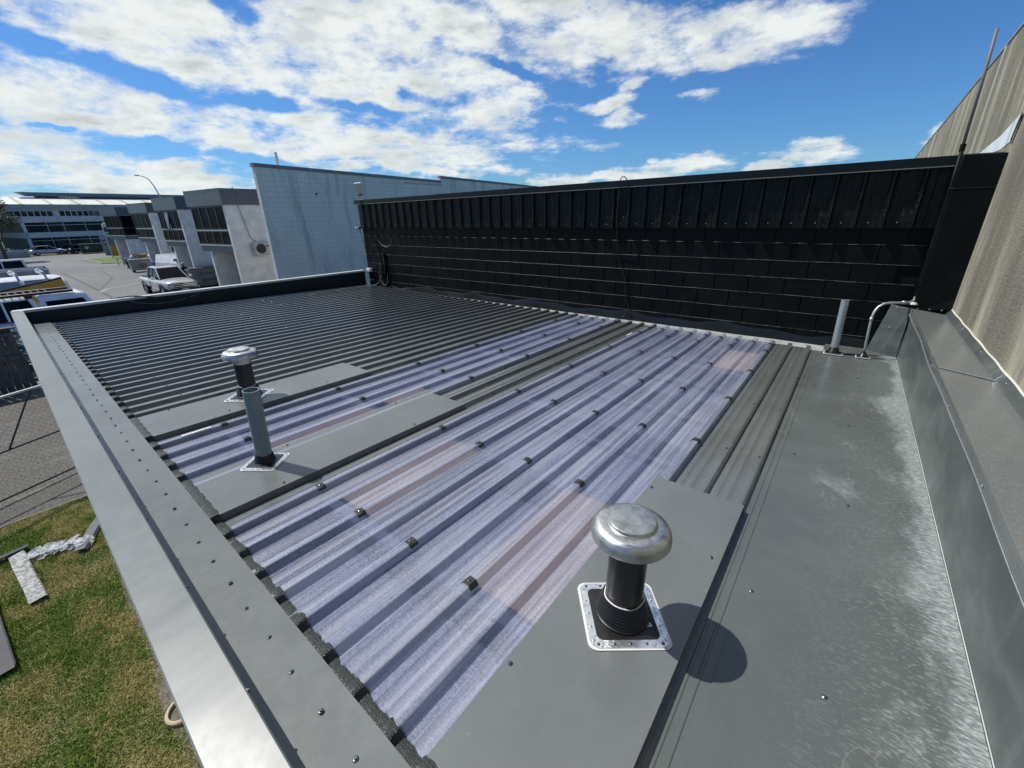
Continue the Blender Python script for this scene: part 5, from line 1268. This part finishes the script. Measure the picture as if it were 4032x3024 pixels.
# low hatchback below the parapet's far corner
def sedan(label, loc, rz, paint, name='parked_car', L=4.5):
    t = thing(name, label, 'car', loc, rz); hl = L / 2
    loft([(hl, ring8(.72, .62, .3, .62)), (hl - .35, ring8(.86, .76, .25, .78)), (hl - 1.2, ring8(.88, .80, .22, .92)), (-hl + 1.0, ring8(.88, .80, .22, .95)), (-hl + .2, ring8(.86, .78, .25, .93)), (-hl, ring8(.78, .7, .35, .75))], paint, 'body', t, sub=2)
    g = B(); g.add([(hl - 1.25, -.74, .88), (hl - 1.25, .74, .88), (-hl + .45, .74, .90), (-hl + .45, -.74, .90), (hl - 2.0, -.56, 1.36), (hl - 2.0, .56, 1.36), (-hl + 1.15, .56, 1.36), (-hl + 1.15, -.56, 1.36)], [(0, 1, 5, 4), (1, 2, 6, 5), (2, 3, 7, 6), (3, 0, 4, 7)]); g.obj('windscreen', M_CARGLASS, t)
    B().box(-hl + 1.1, hl - 1.95, -.57, .57, 1.35, 1.42).obj('roof', paint, t, bevel=.03)
    for s_ in (1, -1):
        pillars(t, paint, [((hl - 1.25, .74 * s_, .9), (hl - 2.0, .56 * s_, 1.38), .03), ((-hl + .45, .74 * s_, .9), (-hl + 1.15, .56 * s_, 1.38), .05), ((0, .75 * s_, .9), (-.05, .57 * s_, 1.38), .03)], 5)
        for x in (hl - .85, -hl + .85): wheel(t, x, s_ * .80, .32, .2)
        B().box(hl - .12, hl - .02, s_ * .48 - .12, s_ * .48 + .12, .56, .68).obj('headlight', M_LAMP, t)
    return t
sedan('dark blue car with pale roof edge half hidden below the parapet corner', (-21.3, -1.0, G), R(-90), mat('blue_car_paint', (.10, .14, .17), .2, .2, .5, coat=.7))
sedan('silver coupe parked before the office building', (-103.5, 11.0, G), R(98), M_SILV)
sedan('black car parked between the silver coupe and the dark green sedan', (-104.6, 14.6, G), R(85), mat('black_car_paint', (.01, .01, .012), .2, 0, .5, coat=.7))
sedan('dark green sedan parked beside the green dumpster', (-102.0, 15.2, G), R(100), M_DPAINT)
sedan('white car parked behind the low wall at the far left', (-104.0, 6.0, G), R(90), M_WPAINT)
# van behind the ute
vb = thing('parked_van', 'white van with a raised blue tinted windscreen behind the silver ute', 'van', (-45.0, 12.4, G), R(10))
loft([(2.3, ring8(.80, .70, .35, .9)), (1.9, ring8(.9, .8, .3, 1.15)), (1.0, ring8(.9, .72, .3, 1.95, .62)), (-2.2, ring8(.9, .72, .3, 1.98, .62)), (-2.35, ring8(.88, .72, .35, 1.85, .62))], M_WPAINT, 'body', vb, sub=0)
b = B(); b.add([(2.0, -.74, 1.12), (2.0, .74, 1.12), (1.28, .62, 1.78), (1.28, -.62, 1.78)], [(0, 1, 2, 3)]); b.obj('windscreen', mat('blue_tint_glass', (.10, .19, .22), .08, 0, .8), vb)
for s_ in (1, -1):
    b = B(); b.add([(1.75, s_ * .90, 1.12), (.6, s_ * .92, 1.12), (.6, s_ * .82, 1.7), (1.25, s_ * .82, 1.7)], [(0, 1, 2, 3) if s_ < 0 else (3, 2, 1, 0)]); b.obj('side_window', M_CARGLASS, vb)
    for x in (1.4, -1.4): wheel(vb, x, s_ * .8, .32)

# ================================================================ BINS AND SIGNS
def dumpster(label, loc, rz, L, Wd, Hh, m, lid=True, name='dumpster', lidm=None):
    t = thing(name, label, 'dumpster', loc, rz)
    b = B(); z0 = .18
    b.add([(-L / 2, -Wd / 2 + .12, z0), (L / 2, -Wd / 2 + .12, z0), (L / 2, Wd / 2 - .12, z0), (-L / 2, Wd / 2 - .12, z0), (-L / 2 - .05, -Wd / 2, Hh), (L / 2 + .05, -Wd / 2, Hh), (L / 2 + .05, Wd / 2, Hh), (-L / 2 - .05, Wd / 2, Hh)],
          [(3, 2, 1, 0), (0, 1, 5, 4), (1, 2, 6, 5), (2, 3, 7, 6), (3, 0, 4, 7)]); b.obj('bin_body', m, t)
    b = B(); b.box(-L / 2 - .09, L / 2 + .09, -Wd / 2 - .04, -Wd / 2, Hh - .09, Hh); b.box(-L / 2 - .09, L / 2 + .09, Wd / 2, Wd / 2 + .04, Hh - .09, Hh); b.box(-L / 2 - .09, -L / 2 - .05, -Wd / 2, Wd / 2, Hh - .09, Hh); b.box(L / 2 + .05, L / 2 + .09, -Wd / 2, Wd / 2, Hh - .09, Hh); b.obj('rim', m, t)
    if lid:
        n = 6
        for i in range(n): B().box(-L / 2 + L * i / n + .02, -L / 2 + L * (i + 1) / n - .02, -Wd / 2, Wd / 2, Hh + .005, Hh + .07).obj('lid_panel', lidm or m, t, bevel=.01)
    for x in (-L / 2 + .15, L / 2 - .15):
        for y in (-Wd / 2 + .25, Wd / 2 - .25): B().lathe([(.09, -.03), (.09, .03)], 12).obj('caster', M_TYRE, t, loc=(x, y, .09), rot=(R(90), 0, 0))
    return t
jj = dumpster('grey dumpster with lettering standing behind the silver ute', (-37.7, 11.55, G), R(88), 1.95, 1.3, 1.32, M_GBIN, lidm=mat('dark_lid', (.06, .08, .10), .4))
text('bin_lettering', 'J.J.Richards', .27, M_PRINT, jj, (.05, -.655 + .02, 1.00), (R(84), 0, 0)); text('bin_lettering', '26 26 500', .25, M_PRINT, jj, (.08, -.60, .55), (R(84), 0, 0))
gd = dumpster('open grey dumpster heaped with cartons and white bags', (-55.6, 11.95, G), R(86), 1.65, 1.2, 1.15, M_GBIN, lid=True, lidm=M_GBIN)
b = B(); b.lathe([(.22, 0), (.22, .01), (.17, .012), (.17, .002)], 20, cap=False); b.box(-.16, .16, -.02, .02, 0, .01, M=Matrix.Rotation(R(35), 4, 'Z')); b.obj('round_emblem', M_PRINT, gd, loc=(.1, -.575, .62), rot=(R(84), 0, 0))
rg = random.Random(4)
for i in range(6):
    s = rg.uniform(.25, .42); o = B().box(-s / 2, s / 2, -s / 2, s / 2, 0, s * .8).obj('carton', M_CARD, loc=(-56.2 + rg.uniform(-.25, .25), 11.6 + i * .28, G + 1.25 + rg.uniform(-.0, .08)), rot=(rg.uniform(-.2, .2), rg.uniform(-.2, .2), rg.uniform(0, 1.5)))
    tag(o, 'brown carton ' + ('at the left end', 'second from the left', 'third from the left', 'third from the right', 'second from the right', 'at the right end')[i] + ' of the heap on the grey dumpster', 'carton', 'cartons heaped on the grey dumpster')
for i, (dx_, dy_) in enumerate(((-.25, -.55), (.1, .75))):
    b = B(); b.lathe([(.001, 0), (.16, .03), (.2, .14), (.12, .26), (.001, .32)], 10); o = b.obj('rubbish_bag', M_WPAINT, smooth=True, loc=(-55.9 + dx_, 12.1 + dy_, G + 1.24)); tag(o, ('white rubbish bag at the left end of the carton heap', 'white rubbish bag at the right end of the carton heap')[i], 'bag')
bs = dumpster('blue lidded bin between the grey dumpster and the white van', (-50.5, 12.3, G), R(88), 1.3, 1.0, 1.1, M_BLUE, lidm=M_BLUE)
gs = dumpster('large dark green dumpster on the far side of the road', (-99.3, 15.9, G), R(86), 3.0, 1.6, 1.45, M_DGREEN)
B().box(-.2, .2, -.01, 0, -.2, .2).obj('label_plate', mat('pale_green_label', (.35, .5, .42), .6), gs, loc=(-.8, -.77, .95), rot=(R(-4), R(45), 0))
def wheelie(label, loc, rz, body, lid, tilt=0):
    t = thing('wheelie_bin', label, 'wheelie bin', loc, rz)
    b = B(); b.add([(-.2, -.22, .06), (.2, -.22, .06), (.2, .2, .06), (-.2, .2, .06), (-.27, -.32, .95), (.27, -.32, .95), (.27, .3, .95), (-.27, .3, .95)], [(3, 2, 1, 0), (0, 1, 5, 4), (1, 2, 6, 5), (2, 3, 7, 6), (3, 0, 4, 7), (4, 5, 6, 7)]); b.obj('bin_body', body, t, bevel=.015)
    b = B(); b.add([(-.29, -.36, .95), (.29, -.36, .95), (.29, .33, .95), (-.29, .33, .95), (-.22, -.28, 1.05), (.22, -.28, 1.05), (.22, .25, 1.08), (-.22, .25, 1.08)], [(0, 1, 5, 4), (1, 2, 6, 5), (2, 3, 7, 6), (3, 0, 4, 7), (4, 5, 6, 7), (3, 2, 1, 0)]); b.obj('lid', lid, t, bevel=.02)
    for s_ in (1, -1): B().lathe([(.1, -.02), (.1, .02)], 12).obj('wheel', M_TYRE, t, loc=(s_ * .24, .27, .1), rot=(0, R(90), 0))
wheelie('dark wheelie bin with a blue lid beside the farthest white unit', (-60.7, 12.1, G), R(80), M_BLKP, M_BLUE)
wheelie('all green wheelie bin leaning by the nearest white unit', (-33.1, 11.9, G), R(60), M_GREEN, M_GREEN)
wheelie('wheelie bin with a blue lid by the nearest unit corner', (-30.6, 11.75, G), R(85), M_BLKP, M_BLUE)
wheelie('wheelie bin with a red lid nearest the white block wall', (-29.4, 11.35, G), R(85), M_BLKP, M_RED)
# pylon sign
ps = thing('pylon_sign', 'tall pylon sign with arched white head and orange lower panel on the verge', 'sign', (-80.0, 14.7, G), R(0))
for y in (-.28, .50): B().box(-.05, .05, y, y + .09, 0, 4.1).obj('post', M_ALF, ps)
zc = 4.05
b = B(); pts = [(.0 + .42 * math.cos(a), .62 * math.sin(a)) for a in np.linspace(0, math.pi, 12)]
b.prism([(p[0] + .15, p[1] + zc) for p in pts], -.06, .06, ax='x'); b.obj('sign_head', M_SIGNW, ps)
text('sign_lettering', 'JAS', .34, mat('blue_print', (.05, .12, .3), .5), ps, (.068, .15, zc + .16), (R(90), 0, R(90)))
for z0, z1, m_ in ((3.45, 4.0, M_BLUE), (2.85, 3.4, mat('pale_green_panel', (.45, .6, .5), .6)), (2.35, 2.8, M_SIGNG), (1.75, 2.3, M_SIGNG), (.35, 1.7, M_ORANGE)):
    B().box(-.04, .04, -.19, .50, z0, z1).obj('sign_panel', m_, ps)
for i, z in enumerate((.6, .9, 1.2, 1.5, 3.05, 3.2, 2.5, 2.0)): B().box(.041, .046, -.10 + .03 * (i % 2), .40 - .05 * (i % 3), z, z + .07).obj('sign_print', M_PRINT, ps)
# grey board sign with a ring
gsn = thing('board_sign', 'grey upright board sign with a white ring in a black square', 'sign', (-90.0, 15.95, G), R(0))
B().box(-.08, .08, -.42, .42, .3, 2.85).obj('board', M_SIGNG, gsn); B().box(.081, .09, -.2, .24, 1.55, 2.2).obj('emblem_square', M_PRINT, gsn)
b = B(); b.lathe([(.17, 0), (.17, .01), (.10, .01), (.10, 0)], 24, cap=False); b.obj('emblem_ring', M_SIGNW, gsn, loc=(.092, .02, 1.88), rot=(0, R(90), 0)); B().box(.081, .087, -.34, .2, 2.5, 2.56).obj('sign_print', M_SIGNW, gsn)
B().box(-.06, .06, -.35, .35, 0, .3).obj('base', M_SIGNG, gsn)
# wall lettering at the farthest unit
c_, s_ = math.cos(ang), math.sin(ang)
wt_ = B().box(-.02, .02, -.85, .85, -.35, .35).obj('wall_sign', M_WPAINT, loc=(-65.4, 16.4, G + 1.85), rot=(0, 0, R(0))); tag(wt_, 'white wall sign with green letters under the farthest unit bay', 'sign')
text('sign_lettering', 'BETT', .36, M_GPRINT, wt_, (.025, .1, .06), (R(90), 0, R(90)))
B().box(.021, .024, -.8, .8, -.28, -.20).obj('sign_print', M_GPRINT, wt_)
# yellow gas guard
yg = thing('yellow_bollard_guard', 'small yellow pipe guard at the foot of the farthest unit', 'guard', (-66.5, 12.3, G))
B().tube([(0, 0, 0), (0, 0, .95), (0, .5, .95), (0, .5, 0)], .04, 6).obj('hoop', mat('yellow_paint', (.6, .45, .02), .5), yg)
# street light
sl = thing('street_light', 'curved grey street light arching over the units and the road', 'street light', (-90, 25.5, G))
B().tube([(0, 0, 0), (0, -.6, 6.0), (0, -1.0, 8.6), (0, -1.35, 9.9), (0, -1.75, 10.75), (0, -2.3, 11.15), (0, -2.8, 11.27)], .09, 8, rs=[.13, .11, .09, .08, .07, .06, .05]).obj('pole', M_GALV, sl, True)
B().box(-.12, .12, -3.4, -2.75, 11.2, 11.36).obj('lamp_head', M_ALF, sl, bevel=.04)
# person behind the ute
pn = thing('person', 'white haired person in a black shirt standing behind the silver ute', 'person', (-38.2, 10.55, G), R(20))
me = bpy.data.meshes.new('body')
V = [(0, 0, .95), (0, 0, 1.15), (0, 0, 1.38), (0, 0, 1.50), (0, .0, 1.58), (0, .02, 1.68), (0, -.19, 1.40), (.03, -.27, 1.12), (.18, -.24, .98), (0, .19, 1.40), (.06, .26, 1.14), (.2, .18, 1.02), (0, -.10, .90), (.02, -.11, .5), (0, -.11, .08), (.12, -.11, .03), (0, .10, .90), (.02, .11, .5), (0, .11, .08), (.12, .11, .03)]
E_ = [(0, 1), (1, 2), (2, 3), (3, 4), (4, 5), (2, 6), (6, 7), (7, 8), (2, 9), (9, 10), (10, 11), (0, 12), (12, 13), (13, 14), (14, 15), (0, 16), (16, 17), (17, 18), (18, 19)]
Rr = [.15, .15, .17, .07, .06, .10, .075, .05, .035, .075, .05, .035, .10, .07, .05, .045, .10, .07, .05, .045]
me.from_pydata(V, E_, []); body = link('body', me, pn); sk = body.modifiers.new('skin', 'SKIN')
for i, r in enumerate(Rr): me.skin_vertices[0].data[i].radius = (r, r)
me.skin_vertices[0].data[0].use_root = True
body.modifiers.new('sub', 'SUBSURF').levels = 1; me.materials.append(M_SHIRT)
b = B(); b.lathe([(.001, -.12), (.055, -.11), (.085, -.05), (.09, .02), (.08, .08), (.05, .11), (.001, .12)], 14); b.box(.075, .105, -.012, .012, -.03, .0); b.box(.06, .082, -.04, -.02, 0, .012, 1); b.box(.06, .082, .02, .04, 0, .012, 1); b.box(.06, .084, -.025, .025, -.065, -.058, 1); b.obj('head', [M_SKIN, M_PRINT], pn, True, loc=(.02, .0, 1.66))
b = B(); b.lathe([(.094, .0), (.096, .05), (.075, .105), (.001, .13)], 14, cap=False); b.obj('hair', M_HAIR, pn, True, loc=(.008, 0, 1.66))

# tree at the far left edge
def tree(label, loc, hgt, r, n, seed, lm, low=.35):
    t = thing('broadleaf_tree', label, 'tree', loc); rg = random.Random(seed)
    b = B(); b.tube([(0, 0, 0), (.1, .05, hgt * .3), (0, .1, hgt * .6), (.1, .1, hgt * .85)], .2, 8, rs=[.22, .17, .10, .03])
    cl = []
    for i in range(14):
        a = rg.uniform(0, 6.28); rr_ = rg.uniform(.3, .85) * r; z = hgt * rg.uniform(low, .95); c = Vector((rr_ * math.cos(a), rr_ * math.sin(a), z)); cl.append((c, rg.uniform(.3, .5) * r)); b.tube([(0, .05, hgt * .3 + .15 * i * hgt / 14), c * .6 + Vector((0, 0, .2 * hgt)), c], .04, 5, rs=[.08, .05, .02])
    b.obj('trunk', M_BARK, t)
    b = B()
    for _ in range(n):
        c, cr = rg.choice(cl); d_ = Vector((rg.gauss(0, 1), rg.gauss(0, 1), rg.gauss(0, .8))).normalized() * cr * rg.uniform(.5, 1.05); p = c + d_; s = rg.uniform(.07, .16)
        q = Matrix.Rotation(rg.uniform(0, 6), 3, 'Z') @ Matrix.Rotation(rg.uniform(-1.2, 1.2), 3, 'X'); b.add([p + q @ Vector(v) for v in ((-s, 0, 0), (0, -s * .5, .02), (s, 0, 0), (0, s * .5, .02))], [(0, 1, 2, 3)])
    b.obj('crown', lm, t)
tree('dark leafy tree reaching in at the far left edge', (-88, 5.3, G), 7.5, 2.7, 7000, 3, M_LEAF, low=.52)

print('objects', len(bpy.data.objects))
